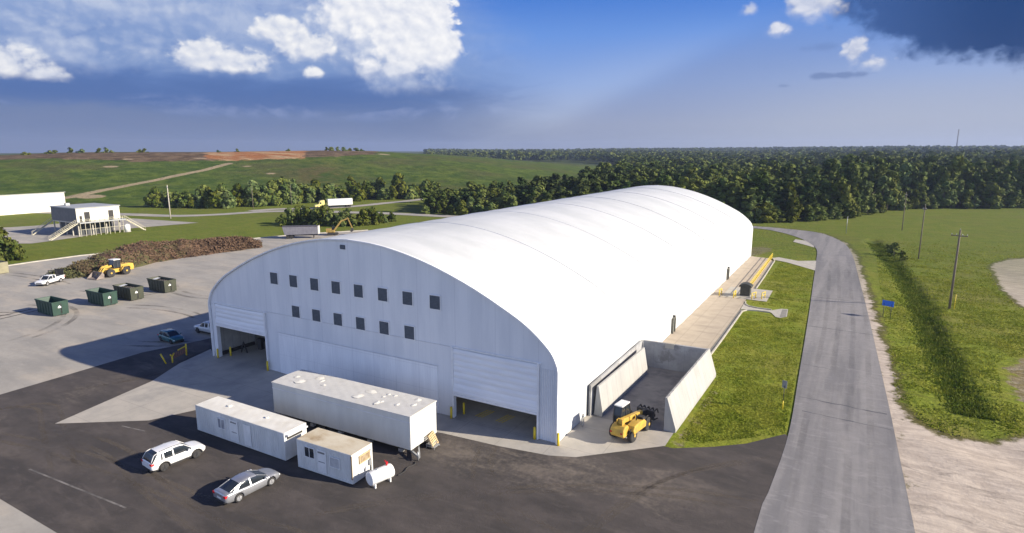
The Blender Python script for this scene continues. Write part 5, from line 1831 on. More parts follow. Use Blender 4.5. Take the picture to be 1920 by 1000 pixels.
for x in (1.0, 4.6, 5.8, Ls - 2.6, Ls - 1.3):
    for y in (-1.0, 1.0):
        mb = MB()
        mb.tube([(x, y - .18, .5), (x, y + .18, .5)], .5, 14)
        mb.build('wheel', mat_black, t)

# ------------------------------------------------------------------ barrier in the hall's shadow
t = thing('barrier', 'leaning yellow posts with orange mesh on the shaded asphalt left of the hall', 'barrier', (-52.4, -3.2, .013), R(107))
mb = MB()
mb.tube([(-1.9, .1, 0), (-2.15, .55, 1.35)], .09, 8)
mb.build('post', mat_yellow, t)
mb = MB()
mb.tube([(1.5, 0, 0), (1.55, 0, 1.55)], .1, 8)
mb.build('post', mat_yellow, t)
mb = MB()
mb.tube([(-1.35, -.35, 0), (-1.3, -.35, .8)], .09, 8).tube([(-1.3, -.35, .75), (-1.6, -.35, 1.15)], .07, 8).tube([(-1.3, -.35, .75), (-.95, -.35, 1.15)], .07, 8)
mb.build('post', mat_yellow, t)
mb = MB()
mb.bar((.1, 0, 1.15), (1.5, 0, 1.25), .08, .14)
mb.build('rail', mat_yellow, t)
mb = MB()
for k in range(9): mb.bar((-1.2 + k * .33, -.05 + .06 * math.sin(k), .35), (-1.15 + k * .33, -.02, 1.0 + .08 * math.sin(k * 2)), .03, .05)
for k in range(5): mb.bar((-1.3, -.1, .35 + k * .16), (1.45, 0, .40 + k * .15), .04, .05)
mb.build('mesh', mat_orangemesh, t)

# ------------------------------------------------------------------ yellow railing, guard posts and dark tank on the walk
t = thing('railing', 'long yellow handrail along the concrete walk beside the hall', 'railing', (5.3, 92, .03))
ny = 24
for k in range(ny + 1):
    mb = MB()
    mb.tube([(0.02 * (ny / 2 - k), -23 + k * 46 / ny, 0), (0.02 * (ny / 2 - k), -23 + k * 46 / ny, 1.15)], .05, 6)
    mb.build('post', mat_yellow, t)
for z in (.12, .62, 1.13):
    mb = MB()
    mb.tube([(.24, -23, z), (-.24, 23, z)], .05, 6)
    mb.build('rail', mat_yellow, t)


def hoop(label, x, y, w, rz):
    t = thing('guard_hoop', label, 'guard rail', (x, y, .045), rz, 'yellow guard hoops around the dark tank')
    for q in (-w / 2, w / 2):
        mb = MB()
        mb.tube([(q, 0, 0), (q, 0, 1.2)], .09, 8)
        mb.build('post', mat_yellow, t)
    for z, r_ in ((1.12, .06), (.6, .05)):
        mb = MB()
        mb.tube([(-w / 2, 0, z), (w / 2, 0, z)], r_, 8)
        mb.build('rail', mat_yellow, t)


hoop('yellow guard hoop nearest the hall wall by the dark tank', 1.6, 67.3, 1.2, R(80))
hoop('yellow guard hoop just left of the dark tank', 4.2, 66.8, 1.3, R(85))
hoop('yellow guard hoop just right of the dark tank', 7.4, 67.4, 1.4, R(70))
hoop('yellow guard hoop farthest from the hall on the concrete pad', 8.9, 68.4, 1.4, R(75))
t = thing('storage_tank', 'dark round topped tank between yellow guard hoops beside the hall', 'tank', (5.7, 69.3, .045), 0)
mb = MB()
mb.box(-.85, .85, -.85, .85, .1, 1.7)
mb.build('lower_case', mat_hvacdark, t, bevel=.06)
mb = MB()
mb.prism([(1.15 * math.cos(q), 1.72 + .62 * math.sin(q)) for q in np.linspace(0, math.pi, 15)], lambda a, b, d: (a, d, b), -1.0, 1.0)
mb.build('hood', mat_hvacdark, t, bevel=.05)
mb = MB()
mb.box(-.95, .95, -.95, .95, 0, .1)
mb.build('plinth', mat_kerb, t)

# ------------------------------------------------------------------ signs and poles
t = thing('road_sign', 'blue road sign on two dark posts in the grass right of the road', 'sign', (27.9, 65.0, float(gz(27.9, 65.0))), R(-24))
mb = MB()
for x in (-.55, .55): mb.tube([(x, 0, -.3), (x, 0, 2.3)], .045, 8)
mb.build('post', mat_darkmetal, t)
mb = MB()
mb.box(-.85, .85, -.03, .03, 1.85, 2.75)
mb.build('panel', mat_bluesign, t, bevel=.01)
t = thing('marker_sign', 'small grey sign seen from behind with a yellow base sleeve on the lawn', 'sign', (17.17, 18.4, -.04), R(-20))
mb = MB()
mb.tube([(0, 0, .9), (0, 0, 2.6)], .04, 8)
mb.build('post', mat_darkmetal, t)
mb = MB()
mb.tube([(0, 0, -.1), (0, 0, .95)], .06, 8)
mb.build('sleeve', mat_yellow, t)
mb = MB()
mb.box(-.24, .24, -.02, .02, 2.35, 3.15)
mb.build('panel', mat_greysign, t)


def pole(label, x, y, h, arm, group, mat=None, r=.15, stay=False, rz=R(-25)):
    t = thing('utility_pole', label, 'utility pole', (x, y, float(gz(x, y))), rz, group)
    mb = MB()
    mb.tube([(0, 0, -.5), (0, 0, h * .5), (0.02, 0, h)], [r, r * .85, r * .65], 10)
    mb.build('shaft', mat or mat_wood, t)
    if arm:
        mb = MB()
        mb.box(-arm, arm, -.14, -.02, h - 1.0, h - .85)
        a_ = mb.build('crossarm', mat or mat_wood, t)
        mb = MB()
        for q in (-arm + .1, -arm * .35, arm * .35, arm - .1): mb.tube([(q, -.08, h - .85), (q, -.08, h - .6)], .05, 6)
        mb.tube([(0, 0, h), (0, 0, h + .25)], .05, 6)
        mb.build('insulator', mat_galv, a_)
    if stay:
        mb = MB()
        mb.tube([(.7, -.1, -.2), (.72, -.1, 2.6)], .06, 8)
        mb.build('stay_marker', mat_yellow, t)
    return t


pole('grey timber utility pole with a crossarm and yellow stay guard, nearest in the right field', 37.44, 76.8, 13.4, 1.2, 'poles in the right hand field', None, .2, True)
pole('slim dark utility pole in the middle of the right hand field', 36.77, 131.6, 13.2, .5, 'poles in the right hand field')
pole('farthest slim utility pole in the right hand field against the forest', 36.34, 193, 12.6, .4, 'poles in the right hand field')
pole('short pole at the outside of the road bend', 20.2, 174.9, 5.6, 0, 'poles in the right hand field', mat_galv, .1)
mat_palepole = M('pale_pole', (.50, .46, .38), (.42, .38, .32), 1.0, rough=.8)
pole('pale pole with a crossarm at the end of the far paving on the left', -211.4, 93.9, 13.0, 1.6, 'poles along the far highway', mat_palepole, .22)
pole('slim pole before the middle of the tree belt', -216.8, 136, 9.6, .5, 'poles along the far highway', mat_wood, .13)
pole('slim pole before the right end of the tree belt', -216.8, 157.8, 9.6, .5, 'poles along the far highway', mat_wood, .13)

# ------------------------------------------------------------------ buildings far left
t = thing('steel_warehouse', 'big cream steel warehouse cut by the left edge of the view', 'warehouse', (-283, 40, 0))
mb = MB()
mb.prism([(0, 0), (0, 8.0), (-40, 4.1), (-40, 0)], lambda a, b, d: (a, d, b), -75, 50.5)
mb.build('walls', mat_shed, t)
mb = MB()
mb.prism([(.3, 8.02), (-40.3, 4.1), (-40.3, 4.35), (.3, 8.27)], lambda a, b, d: (a, d, b), -75.4, 50.9)
mb.build('roof', mat_shedroof, t)
mb = MB()
for k in range(12): mb.box(.003, .1, -70 + k * 10, -69.7 + k * 10, 0, 7.9)
mb.build('wall_ribs', mat_shed, t)
mb = MB()
mb.box(.01, .14, -60, -54, .3, 4.5).box(.01, .14, -20, -14, .3, 4.5)
mb.build('loading_door', mat_shedroof, t)
t = thing('raised_building', 'cream building raised on posts with outside stairs and dark doorways', 'building', (-194.5, 56, .02))
fx0, fx1, fy0, fy1, fz0, fz1 = -7.6, 7.6, -6.4, 6.4, 4.4, 8.6
mb = MB()
mb.box(fx0, fx1, fy0, fy1, fz0, fz1)
mb.build('walls', mat_shed, t)
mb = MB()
mb.box(fx0 + .02, fx1 - .02, fy0 - .06, fy0 - .004, fz0, fz1)  # darker grey slab laid over the near side wall
mb.build('dark_side_panel', M('dark_grey_side', (.085, .092, .105), (.11, .115, .13), .8, rough=.6), t)
mb = MB()
mb.box(fx0 - .25, fx1 + .25, fy0 - .25, fy1 + .25, fz1 + .004, fz1 + .25)
mb.build('roof', mat_shedroof, t)
mb = MB()
mb.box(-5.6, -4.5, -3.4, -2.2, fz1 + .26, fz1 + 1.0)
mb.build('roof_unit', mat_galv, t)
mb = MB()
mb.box(fx0, fx1 + 1.7, fy0, fy1 + 1.0, fz0 - .35, fz0 - .004)
mb.build('deck', mat_galv, t)
for x in np.linspace(fx0 + .3, fx1 - .3, 5):
    for y in np.linspace(fy0 + .3, fy1 - .3, 4):
        mb = MB()
        mb.box(x - .14, x + .14, y - .14, y + .14, 0, fz0 - .36)
        mb.build('support_post', mat_kerb, t)
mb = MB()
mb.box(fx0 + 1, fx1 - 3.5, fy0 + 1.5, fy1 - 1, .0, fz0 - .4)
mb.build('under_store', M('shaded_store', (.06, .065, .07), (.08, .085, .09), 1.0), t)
for a, b, z0, z1 in ((-4.2, -2.6, fz0, 7.4), (-5.6, -4.9, fz0, 6.3), (2.9, 4.4, fz0, 7.4)):
    mb = MB()
    mb.box(fx1 + .004, fx1 + .06, a, b, z0, z1)
    mb.build('doorway', mat_dark, t)
mb = MB()
mb.box(fx1 + .004, fx1 + .09, 4.9, 5.5, 7.0, 7.6)
mb.build('wall_fitting', mat_galv, t)


mat_stair = M('cream_painted_steel', (.50, .47, .36), (.42, .39, .30), 1.0, rough=.7)


def stair(p0, p1, w):
    mb = MB()
    p0, p1 = Vector(p0), Vector(p1)
    d = p1 - p0
    n = 12
    side = Vector((0, 0, 1)).cross(d).normalized() * w / 2
    for k in range(n + 1):
        c = p0 + d * k / n
        mb.bar(c - side, c + side, .28, .06)
    for s in (-1, 1):
        mb.bar(p0 + side * s, p1 + side * s, .1, .26)
        mb.bar(p0 + side * s + Vector((0, 0, 1)), p1 + side * s + Vector((0, 0, 1)), .07, .07)
        for k in range(0, n + 1, 3): mb.bar(p0 + side * s + d * k / n, p0 + side * s + d * k / n + Vector((0, 0, 1)), .05, .05)
    return mb.build('stairs', mat_stair, t)


stair((fx1 + .9, fy0 - 8.3, 0), (fx1 + .9, fy0 - .6, fz0 - .2), 1.2)
stair((fx1 + 1.6, fy1 + 6.5, 0), (fx1 + 1.2, fy1 + .9, fz0 - .2), 1.2)
stair((fx0 - 2.0, fy0 - 5.2, 0), (fx0 - .8, fy0 + .5, fz0 - .2), 1.2)
mb = MB()
for y in np.arange(fy0, fy1 + 1, 1.4):
    mb.bar((fx1 + 1.6, y, 0), (fx1 + 1.6, y, fz0 + .9), .12, .12)
for z in (fz0 + .45, fz0 + .9, 2.2): mb.bar((fx1 + 1.6, fy0, z), (fx1 + 1.6, fy1 + .8, z), .09, .09)
mb.build('railing', mat_stair, t)
t = thing('water_tank', 'white upright tank under the right end of the raised building', 'tank', (-185.5, 63.4, .02))
mb = MB()
mb.tube([(0, 0, .1), (0, 0, 2.2), (0, 0, 2.6)], [.9, .9, .25], 16)
mb.build('shell', mat_bluewhite, t)
mb = MB()
mb.tube([(0, 0, 0), (0, 0, .1)], 1.0, 16)
mb.build('base', mat_kerb, t)
t = thing('steel_mast', 'thin lattice radio mast above the horizon on the right', 'radio mast', tuple(polar(35.7, 1900, 14)), 0)
mb = MB()
for k in range(3):
    q = 2 * math.pi * k / 3
    mb.tube([(1.4 * math.cos(q), 1.4 * math.sin(q), 0), (.8 * math.cos(q), .8 * math.sin(q), 62)], .45, 5)
mb.build('legs', mat_darkmetal, t)
mb = MB()
for j in range(24):
    for k in range(3):
        q, q2 = 2 * math.pi * k / 3, 2 * math.pi * (k + 1) / 3
        mb.tube([(1.2 * math.cos(q), 1.2 * math.sin(q), j * 2.6), (1.2 * math.cos(q2), 1.2 * math.sin(q2), j * 2.6 + 2.6)], .16, 4)
mb.build('bracing', mat_darkmetal, t)

# ------------------------------------------------------------------ vegetation


def crown_quads(rng, blobs, per, size, flat=0.9):
    """leaf clumps: small quads on the skins of overlapping blobs, facing roughly outwards"""
    V_, F_ = [], []
    for (cx, cy, cz, rx, rz) in blobs:
        n = int(per * max(.35, (rx / 1.6) ** 1.3))
        d = rng.normal(size=(n, 3))
        d /= np.linalg.norm(d, axis=1)[:, None]
        rad = rng.uniform(.72, 1.06, n)[:, None]
        p = np.array([cx, cy, cz]) + d * np.array([rx, rx, rz]) * rad
        nn = d + rng.normal(size=(n, 3)) * .36
        nn /= np.linalg.norm(nn, axis=1)[:, None]
        u = np.cross(nn, rng.normal(size=(n, 3)))
        u /= np.linalg.norm(u, axis=1)[:, None]
        w = np.cross(nn, u)
        s = (size * rng.uniform(.55, 1.35, n))[:, None]
        b = len(V_) * 4 if False else sum(len(x) for x in V_)
        q = np.stack([p - u * s - w * s * .6, p + u * s * .8 - w * s * .75, p + u * s + w * s * .55, p - u * s * .7 + w * s * .8], 1)
        V_.append(q.reshape(-1, 3))
        F_.append(b + np.arange(n * 4).reshape(n, 4))
    return np.concatenate(V_), np.concatenate(F_)


def tree_blobs(rng, h, r, n, base=.28, top=.55):
    out = []
    for i in range(n):
        t_ = (i + .5) / n
        z = h * (base + (1 - base) * t_ * .93)
        env = r * math.sin(math.pi * min(1, .22 + .72 * t_ ** .8)) ** .8
        a, q = rng.uniform(0, 2 * math.pi), env * rng.uniform(.25, .8)
        br = r * rng.uniform(.30, .50) * (1.15 - .4 * t_)
        out.append((math.cos(a) * q, math.sin(a) * q, z, br, br * rng.uniform(.65, 1.0)))
    out.append((0, 0, h * .93, r * .3, r * .34))
    return out


def trunk_mb(rng, h, r):
    mb = MB()
    mb.tube([(0, 0, -.5), (rng.uniform(-.15, .15), 0, h * .35), (rng.uniform(-.3, .3), rng.uniform(-.3, .3), h * .85)], [r, r * .75, r * .2], 8)
    for k in range(5):
        a, z = rng.uniform(0, 6.28), h * rng.uniform(.3, .7)
        mb.tube([(0, 0, z), (math.cos(a) * h * .16, math.sin(a) * h * .16, z + h * .12)], [r * .4, r * .1], 5)
    return mb


def protos(name, label, cat, group, specs, leaf, seed, per, size):
    out = []
    for k, (h, r, n, base) in enumerate(specs):
        rng = np.random.default_rng(seed + k)
        t = thing(name, label, cat, (0, 0, 0), 0, group)
        v, f = crown_quads(rng, tree_blobs(rng, h, r, n, base), per, size)
        link('crown', np_mesh('crown', v, f, leaf), t)
        trunk_mb(rng, h, .022 * h).build('trunk', mat_bark, t)
        out.append(t)
    return out


class Placer:
    """the first use of each prototype is the prototype itself, later ones are copies"""
    def __init__(s, ps):
        s.ps, s.used = ps, [False] * len(ps)

    def put(s, k, x, y, z, sc, label=None, hs=1.0):
        k %= len(s.ps)
        o = s.ps[k]
        if s.used[k]: o = copy_tree(o)
        s.used[k] = True
        o.location = (x, y, z)
        o.rotation_euler = (0, 0, random.uniform(0, 6.28))
        o.scale = (sc, sc, sc * hs)
        if label: o['label'] = label
        return o


EDGE = [at(*p).xy for p in ((788, 401), (800, 403), (830, 405))] + [Vector(p) for p in ((-100, 168), (-60, 186), (-25, 190), (-9, 190))] + [at(*p).xy for p in ((1450, 418.5), (1500, 417.5), (1545, 415), (1592, 411), (1640, 402), (1684, 393.5), (1760, 392), (1850, 392), (1960, 391.5), (2100, 391))]
EL = []
for a, b in zip(EDGE[:-1], EDGE[1:]):
    n = max(1, int((b - a).length / 1.0))
    EL += [a + (b - a) * i / n for i in range(n)]
ELa = np.array([azr(p) for p in EL])
_o = np.argsort(ELa[:, 0])
edge_r = lambda a: np.interp(a, ELa[_o, 0], ELa[_o, 1])     # distance of the forest front for a bearing (radians)

fp = Placer(protos('broadleaf_tree', 'dense green broadleaf tree in the front rows of the forest behind the hall', 'tree', 'trees at the front edge of the forest',
                   [(16, 5.2, 18, .14), (18, 5.0, 18, .22), (14, 5.0, 16, .08), (18, 4.2, 17, .18), (11, 4.9, 15, .05), (19.5, 5.4, 19, .26), (15, 3.9, 15, .10)], mat_leaf, 40, 62, .62))
front = []
tries = 0
amin, amax = R(-8.4), R(44)
while len(front) < 192 and tries < 60000:
    tries += 1
    a = random.uniform(amin, amax)
    if random.random() > (1.0 if a > R(7) else .6): continue
    r0 = float(edge_r(a))
    dep = abs(random.gauss(0, 6)) if random.random() < .7 else random.uniform(0, 26)
    r = r0 + 2.5 + dep
    p = polar(math.degrees(a), r)
    if any((p.x - q[0]) ** 2 + (p.y - q[1]) ** 2 < 17 for q in front): continue
    front.append((p.x, p.y, dep, .60 + .32 * float(sstep(math.degrees(a), -8, 8))))
for i, (x, y, dep, fs) in enumerate(front):
    k = random.choice([0, 1, 3, 5, 6] if dep > 5 else [0, 2, 4, 4, 2, 6])
    sc = random.uniform(.8, 1.08) if dep > 5 else random.uniform(.62, .98)
    bq = math.degrees(azr((x, y))[0])
    hz_ = float(.66 + .26 * sstep(bq, 20, 31) + .10 * (1 - sstep(bq, -4, 6)))
    fp.put(k, x, y, float(gz(x, y)) - .1, sc * fs * random.uniform(.8, 1.15), None, hz_ * random.uniform(.75, 1.2))

# the rest of the forest as one mass, in three levels of coarseness
rng = np.random.default_rng(77)


def lod(specs, per, size, seed):
    out = []
    for k, (h, r, n, base) in enumerate(specs):
        g = np.random.default_rng(seed + k)
        out.append(crown_quads(g, tree_blobs(g, h, r, n, base), per, size))
    return out


def scatter(n, rfun, spacing_jit, templates, hs, amin=R(-9), amax=R(46), lowleft=False):
    A = rng.uniform(amin, amax, n)
    U = rng.uniform(0, 1, n)
    Rr = rfun(A, U)
    sx_, sf_ = np.sin(A) * Rr, np.cos(A) * Rr
    X = CAMP.x + sx_ * math.cos(YAW) - sf_ * math.sin(YAW)
    Y = CAMP.y + sx_ * math.sin(YAW) + sf_ * math.cos(YAW)
    Z = gz(X, Y)
    keep = (hill_z(X, Y) < 0.6) & (A > R(-8)) & ~((A < R(6.5)) & (Rr > edge_r(A) + 60) & (Rr < 1150))
    hs = hs * (0.66 + 0.34 * sstep(np.degrees(A), -6, 8)) if lowleft else np.full(n, hs)
    Vv, Ff, off = [], [], 0
    which = rng.integers(0, len(templates), n)
    for k, (tv, tf) in enumerate(templates):
        s = np.where((which == k) & keep)[0]
        if not len(s): continue
        q = rng.uniform(0, 6.28, len(s))
        sc = rng.uniform(.66, 1.14, len(s)) * hs[s]
        c, sn = np.cos(q)[:, None], np.sin(q)[:, None]
        px = (tv[None, :, 0] * c - tv[None, :, 1] * sn) * sc[:, None] + X[s][:, None]
        py = (tv[None, :, 0] * sn + tv[None, :, 1] * c) * sc[:, None] + Y[s][:, None]
        pz = tv[None, :, 2] * sc[:, None] * (rng.uniform(.78, 1.18, len(s)) * (.70 + .20 * sstep(np.degrees(A[s]), 20, 31)))[:, None] + Z[s][:, None]
        Vv.append(np.stack([px, py, pz], -1).reshape(-1, 3))
        Ff.append((tf[None] + (np.arange(len(s)) * len(tv))[:, None, None]).reshape(-1, 4) + off)
        off += len(s) * len(tv)
    return np.concatenate(Vv), np.concatenate(Ff)


area = lambda a, u, lo, hi: np.sqrt(lo ** 2 + u * (hi ** 2 - lo ** 2))
TS = [(17, 4.4, 9, .35), (19, 4.0, 9, .4), (15, 4.2, 8, .3), (18, 3.5, 8, .35), (21, 4.4, 9, .45)]
parts = [scatter(4300, lambda a, u: edge_r(a) + 9 + u * 221, 0, lod(TS, 34, .74, 100), 1.0, lowleft=True),
         scatter(10000, lambda a, u: area(a, u, edge_r(a) + 225, np.full_like(a, 1050.0)), 0, lod([(17, 5.2, 5, .4), (19, 4.6, 5, .45), (20, 5, 5, .5)], 12, 1.7, 200), 1.0),
         scatter(11000, lambda a, u: area(a, u, 1040, np.full_like(a, 3000.0)), 0, lod([(17, 8, 4, .5), (18, 9, 4, .5)], 7, 3.6, 300), 1.0)]
vv, ff, off = [], [], 0
for v, f in parts:
    vv.append(v)
    ff.append(f + off)
    off += len(v)
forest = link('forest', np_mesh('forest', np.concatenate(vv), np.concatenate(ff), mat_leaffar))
tag(forest, 'unbroken dark green forest stretching to the horizon', 'forest', kind='stuff')

# tree belt at the foot of the landfill
bp = Placer(protos('broadleaf_tree', 'round bushy tree in the tree belt at the foot of the grassy landfill', 'tree', 'tree belt at the foot of the landfill',
                   [(8.5, 4.4, 13, .05), (10, 4.3, 14, .08), (7, 4.3, 12, .03), (9, 3.8, 13, .06), (11, 4.8, 14, .08)], mat_leaf, 60, 44, .60))
nb_ = 0
for i in range(104):
    u = (i + random.random()) / 104
    px = 282 + u * 530
    py = np.interp(px, [282, 330, 420, 540, 600, 700, 820], [389, 390, 391, 384, 380, 376, 372]) - abs(random.gauss(0, 2.6))
    if 690 < px < 780 and random.random() < .3: continue
    p = at(px, py)
    bp.put(random.randrange(5), p.x, p.y, -.1, random.uniform(.6, 1.1) * (1.12 if px > 430 else .95), None, random.uniform(.75, 1.1))
# lone small trees and clumps on the skyline of the landfill
sp = Placer(protos('broadleaf_tree', 'small dark tree on the bare skyline of the landfill', 'tree', 'small trees on the landfill skyline',
                   [(6, 4.2, 8, .05), (5, 3.4, 8, .05), (7, 3.2, 8, .1)], mat_leaf, 80, 26, .7))
for px, s in ((46, .8), (54, .7), (92, 1.0), (102, .9), (131, 1.1), (153, 1.1), (186, 1.0), (198, 1.1), (209, .8), (262, 1.0), (271, .9), (409, .8), (445, .8), (541, .8), (612, .9), (622, 1.1), (634, 1.0), (645, 1.1), (656, 1.0), (668, 1.0), (678, .8)):
    a = math.degrees(math.atan2(px - 960, FPX * math.cos(PIT) + 215 * math.sin(PIT)))
    p = polar(a, random.uniform(640, 680))
    sp.put(random.randrange(3), p.x, p.y, float(hill_z(p.x, p.y)) - .8, s * 1.05, None, .62)
# shrubs: by the left edge of the yard and behind the hall roof
shp = Placer(protos('shrub', 'bright green shrub on the verge behind the hall roof', 'shrub', 'shrubs on the verge behind the hall roof',
                    [(5, 3.4, 9, .02), (4, 3.0, 8, .02), (6, 3.2, 10, .02)], mat_leaf2, 90, 60, .42))
for px, py, s in ((530, 424, .7), (545, 421, 1.0), (561, 420, 1.1), (577, 421, 1.2), (593, 421, 1.1), (607, 424, 1.2), (623, 424, 1.0), (640, 425, .9), (660, 424, 1.0), (682, 422, 1.1), (700, 420, 1.2), (716, 418, .9), (734, 415, .8), (570, 411, .9), (600, 410, .8), (652, 414, .8), (690, 410, .7)):
    p = at(px, py)
    shp.put(random.randrange(3), p.x, p.y, -.15, s * .95)
shl = Placer(protos('shrub', 'dark green shrub beside the tan bin at the left edge of the yard', 'shrub', 'shrubs at the left edge of the yard',
                    [(6, 3.6, 10, .02), (5, 3.2, 9, .02)], mat_leaf2, 95, 70, .40))
for px, py, s in ((-22, 487, 1.1), (2, 488, 1.15), (18, 487, 1.0), (33, 488, .7), (-45, 486, 1.0), (8, 480, 1.1), (28, 482, .8)):
    p = at(px, py)
    shl.put(random.randrange(2), p.x, p.y, -.15, s)
vs_ = Placer(protos('shrub', 'small round shrub growing beside the ditch in the right hand field', 'shrub', 'ditch shrubs', [(2.6, 1.7, 7, .02), (2.2, 1.4, 7, .02)], mat_leaf2, 98, 60, .25))
for px, py, s in ((1676, 478, 1.2), (1690, 486, 1.0), (1663, 470, .8)):
    p = at(px, py)
    vs_.put(random.randrange(2), p.x, p.y, float(gz(p.x, p.y)), s)

# prototypes that found no place are dropped
for pc in (fp, bp, sp, shp, shl, vs_):
    for o, u in zip(pc.ps, pc.used):
        if not u:
            for ch in list(o.children): bpy.data.objects.remove(ch)
            bpy.data.objects.remove(o)

# debris windrow along the far side of the yard
PILE = [at(98, 527).xy + Vector((-1, 2.0)), at(140, 522).xy + Vector((-4.2, 1.5)), at(200, 515).xy + Vector((-6, 0)), at(300, 492).xy + Vector((-7, 0)), at(400, 477).xy + Vector((-6.5, -1)), at(470, 467).xy + Vector((-5.5, -2)), at(522, 461).xy + Vector((-3, -3))]
PH = [0.4, 2.1, 3.5, 3.7, 3.4, 2.9, 0.9]
PW = [1.6, 4.2, 6.0, 6.6, 6.4, 5.6, 2.0]
pl = smooth_line(PILE, 14)
tt_ = np.linspace(0, len(PILE) - 1, len(pl))
rows = []
M_ = 26
for i, p in enumerate(pl):
    d = (pl[min(i + 1, len(pl) - 1)] - pl[max(i - 1, 0)]).normalized()
    n = Vector((-d.y, d.x))
    h, w = np.interp(tt_[i], range(7), PH), np.interp(tt_[i], range(7), PW)
    row = []
    for j in range(M_ + 1):
        q = -1 + 2 * j / M_
        c = p + n * (q * w)
        z = h * max(0, 1 - abs(q) ** 1.5)
        X_, Y_ = np.array([c.x]), np.array([c.y])
        z += (float(vnoise(X_, Y_, 3.0, 21)[0]) * .65 + float(vnoise(X_, Y_, 1.2, 22)[0]) * .4 + float(vnoise(X_, Y_, 7, 23)[0]) * .8) * min(1, z / 1.2)
        jx = float(vnoise(X_, Y_, 2.2, 24)[0]) * .6
        row.append((c.x + n.x * jx, c.y + n.y * jx, max(-.05, z)))
    rows.append(row)
mb = MB()
mb.loft(rows, False, False, False)
heap = mb.build('debris_heap', mat_mulch)
tag(heap, 'long heap of shredded brown and green yard debris along the far side of the yard', 'debris heap')
rng = np.random.default_rng(5)
rv = np.array(rows)
n = 24000
ii, jj = rng.integers(2, len(rows) - 2, n), rng.integers(1, M_ - 1, n)
p = rv[ii, jj] + rng.normal(size=(n, 3)) * np.array([.5, .5, .12])
u = rng.normal(size=(n, 3)) * np.array([1, 1, .55])
u /= np.linalg.norm(u, axis=1)[:, None]
w = np.cross(u, rng.normal(size=(n, 3)))
w /= np.linalg.norm(w, axis=1)[:, None]
s1_, s2_ = (rng.uniform(.08, .26, n) * np.where(rng.uniform(0, 1, n) < .02, 2.5, 1))[:, None], rng.uniform(.05, .15, n)[:, None]
q = np.stack([p - u * s1_ - w * s2_, p + u * s1_ - w * s2_, p + u * s1_ + w * s2_, p - u * s1_ + w * s2_], 1).reshape(-1, 3)
left_ = ii < len(rows) * .40 + rng.normal(0, 5, n)
for nm, sel, mt in (('debris', ~left_, M('debris_scraps', (.150, .092, .056), (.095, .060, .038), .35, 7, rough=.95, obj=False)),
                    ('green_brush', left_, M('brush_scraps', (.060, .072, .022), (.115, .110, .045), .8, 7, rough=.95, obj=False, c3=(.10, .065, .04), s3=.25, t3=(.48, .6), a3=.7))):
    qs = q.reshape(n, 4, 3)[sel].reshape(-1, 3)
    lit = link(nm, np_mesh(nm, qs, np.arange(len(qs)).reshape(-1, 4), mt), heap)
    lit['kind'] = 'stuff'


# grass blades on the lawn and the right hand field
def blades(name, n, pick, hmin, hmax, mat, label, wid=.10):
    X, Y = pick(n)
    n = len(X)
    Z = gz(X, Y) + .0
    q = rng.uniform(0, 6.28, n)
    h = rng.uniform(hmin, hmax, n)
    lean = rng.normal(0, .35, (2, n)) * h
    c, s = np.cos(q) * wid * rng.uniform(.5, 1.4, n), np.sin(q) * wid * rng.uniform(.5, 1.4, n)
    a = np.stack([X - c, Y - s, Z], -1)
    b = np.stack([X + c, Y + s, Z], -1)
    t_ = np.stack([X + lean[0], Y + lean[1], Z + h], -1)
    v = np.stack([a, b, t_], 1).reshape(-1, 3)
    o = link(name, np_mesh(name, v, np.arange(n * 3).reshape(n, 3), mat))
    return tag(o, label, 'grass', kind='stuff')


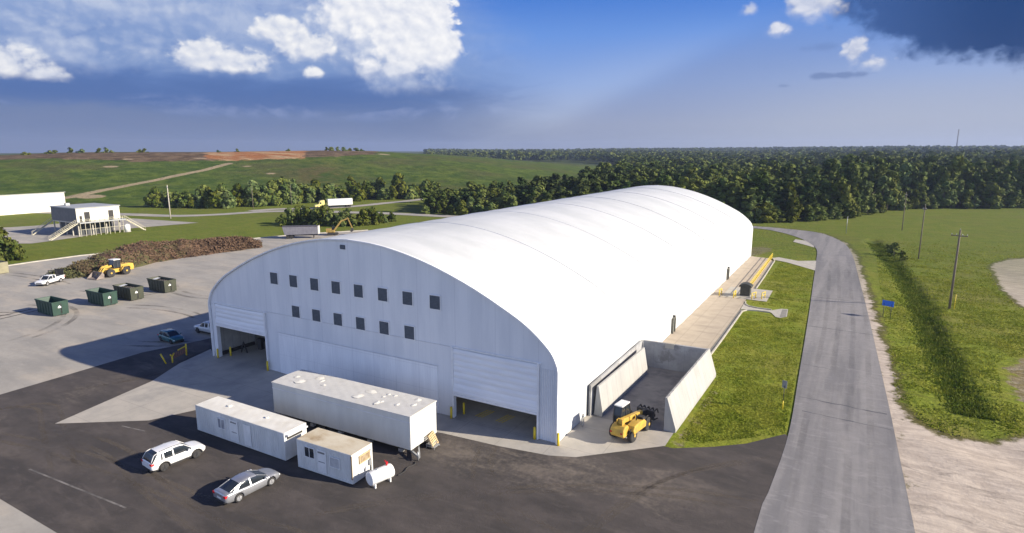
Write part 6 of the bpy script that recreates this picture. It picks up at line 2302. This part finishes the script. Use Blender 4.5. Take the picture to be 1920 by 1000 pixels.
def pick_field(n):
    X = 27.6 + rng.beta(1.1, 1.5, n) * 60
    Y = 12 + rng.beta(1.0, 1.6, n) * 175
    ok = (sdf(SAND, X, Y) < -.6) & (sdf(SANDTOP, X, Y) < -1) & (sdf(SOIL1, X, Y) < 0) & (polyline_d(ROAD_EDGE, X, Y) > .8)
    ok &= rng.uniform(0, 1, n) > sstep(Y, 105, 182)
    cl = vnoise(X, Y, 2.1, 41) + vnoise(X, Y, 6, 42) * .7
    ok &= cl > rng.uniform(-1.2, .7, n)
    return X[ok], Y[ok]


def pick_strip(n):
    Y = 6.5 + rng.uniform(0, 1, n) ** 1.3 * 105
    X = 7.4 + rng.uniform(0, 1, n) * 10.8
    xr = np.interp(Y, [p[1] for p in roadL], [p[0] for p in roadL])
    ok = (X < xr - .3) & ~((X < 9.6) & (Y < 25)) & ~((X < 10.3) & (Y > 65.5) & (Y < 76.5)) & ~((X < 14.2) & (Y > 56) & (Y < 63.5)) & (Y > 4.4 + (X - 9) * .9)
    ok &= ~((Y > 98) & (X > 5) & (Y > 118 - X))
    cl = vnoise(X, Y, 1.6, 43) + vnoise(X, Y, 5, 44) * .7
    ok &= cl > rng.uniform(-1.3, .6, n)
    return X[ok], Y[ok]


def pick_ditch(n):
    t_ = rng.uniform(0, 1, n)
    Y = 26 + t_ ** 1.2 * 132
    xc = np.interp(Y, [p[1] for p in reversed(DITCH)], [p[0] for p in reversed(DITCH)])
    X = xc + rng.normal(0, .95, n)
    return X, Y


blades('field_grass', 190000, pick_field, .05, .19, mat_blade, 'rough green grass of the field right of the road', .11)
blades('lawn_grass', 80000, pick_strip, .03, .10, mat_blade, 'mown green grass of the strip between the hall and the road', .10)
blades('ditch_grass', 20000, pick_ditch, .10, .38, mat_weed, 'tall dark weeds along the ditch in the field', .13)

# ------------------------------------------------------------------ haze
USE_HAZE = True
if USE_HAZE:
    m = bpy.data.materials.new('pale_air')
    m.use_nodes = True
    m.node_tree.nodes.clear()
    N = NT(m.node_tree)
    pv = N.new('ShaderNodeVolumePrincipled')
    pv.inputs['Color'].default_value = (0.52, 0.64, 0.95, 1)
    pv.inputs['Density'].default_value = 0.00012
    pv.inputs['Anisotropy'].default_value = 0.2
    out = N.new('ShaderNodeOutputMaterial')
    N.l.new(pv.outputs[0], out.inputs['Volume'])
    mb = MB()
    mb.box(-3400, 3400, -1300, 4000, -8, 82)
    tag(mb.build('haze', m), 'pale blue air over the far forest', 'haze', kind='stuff')
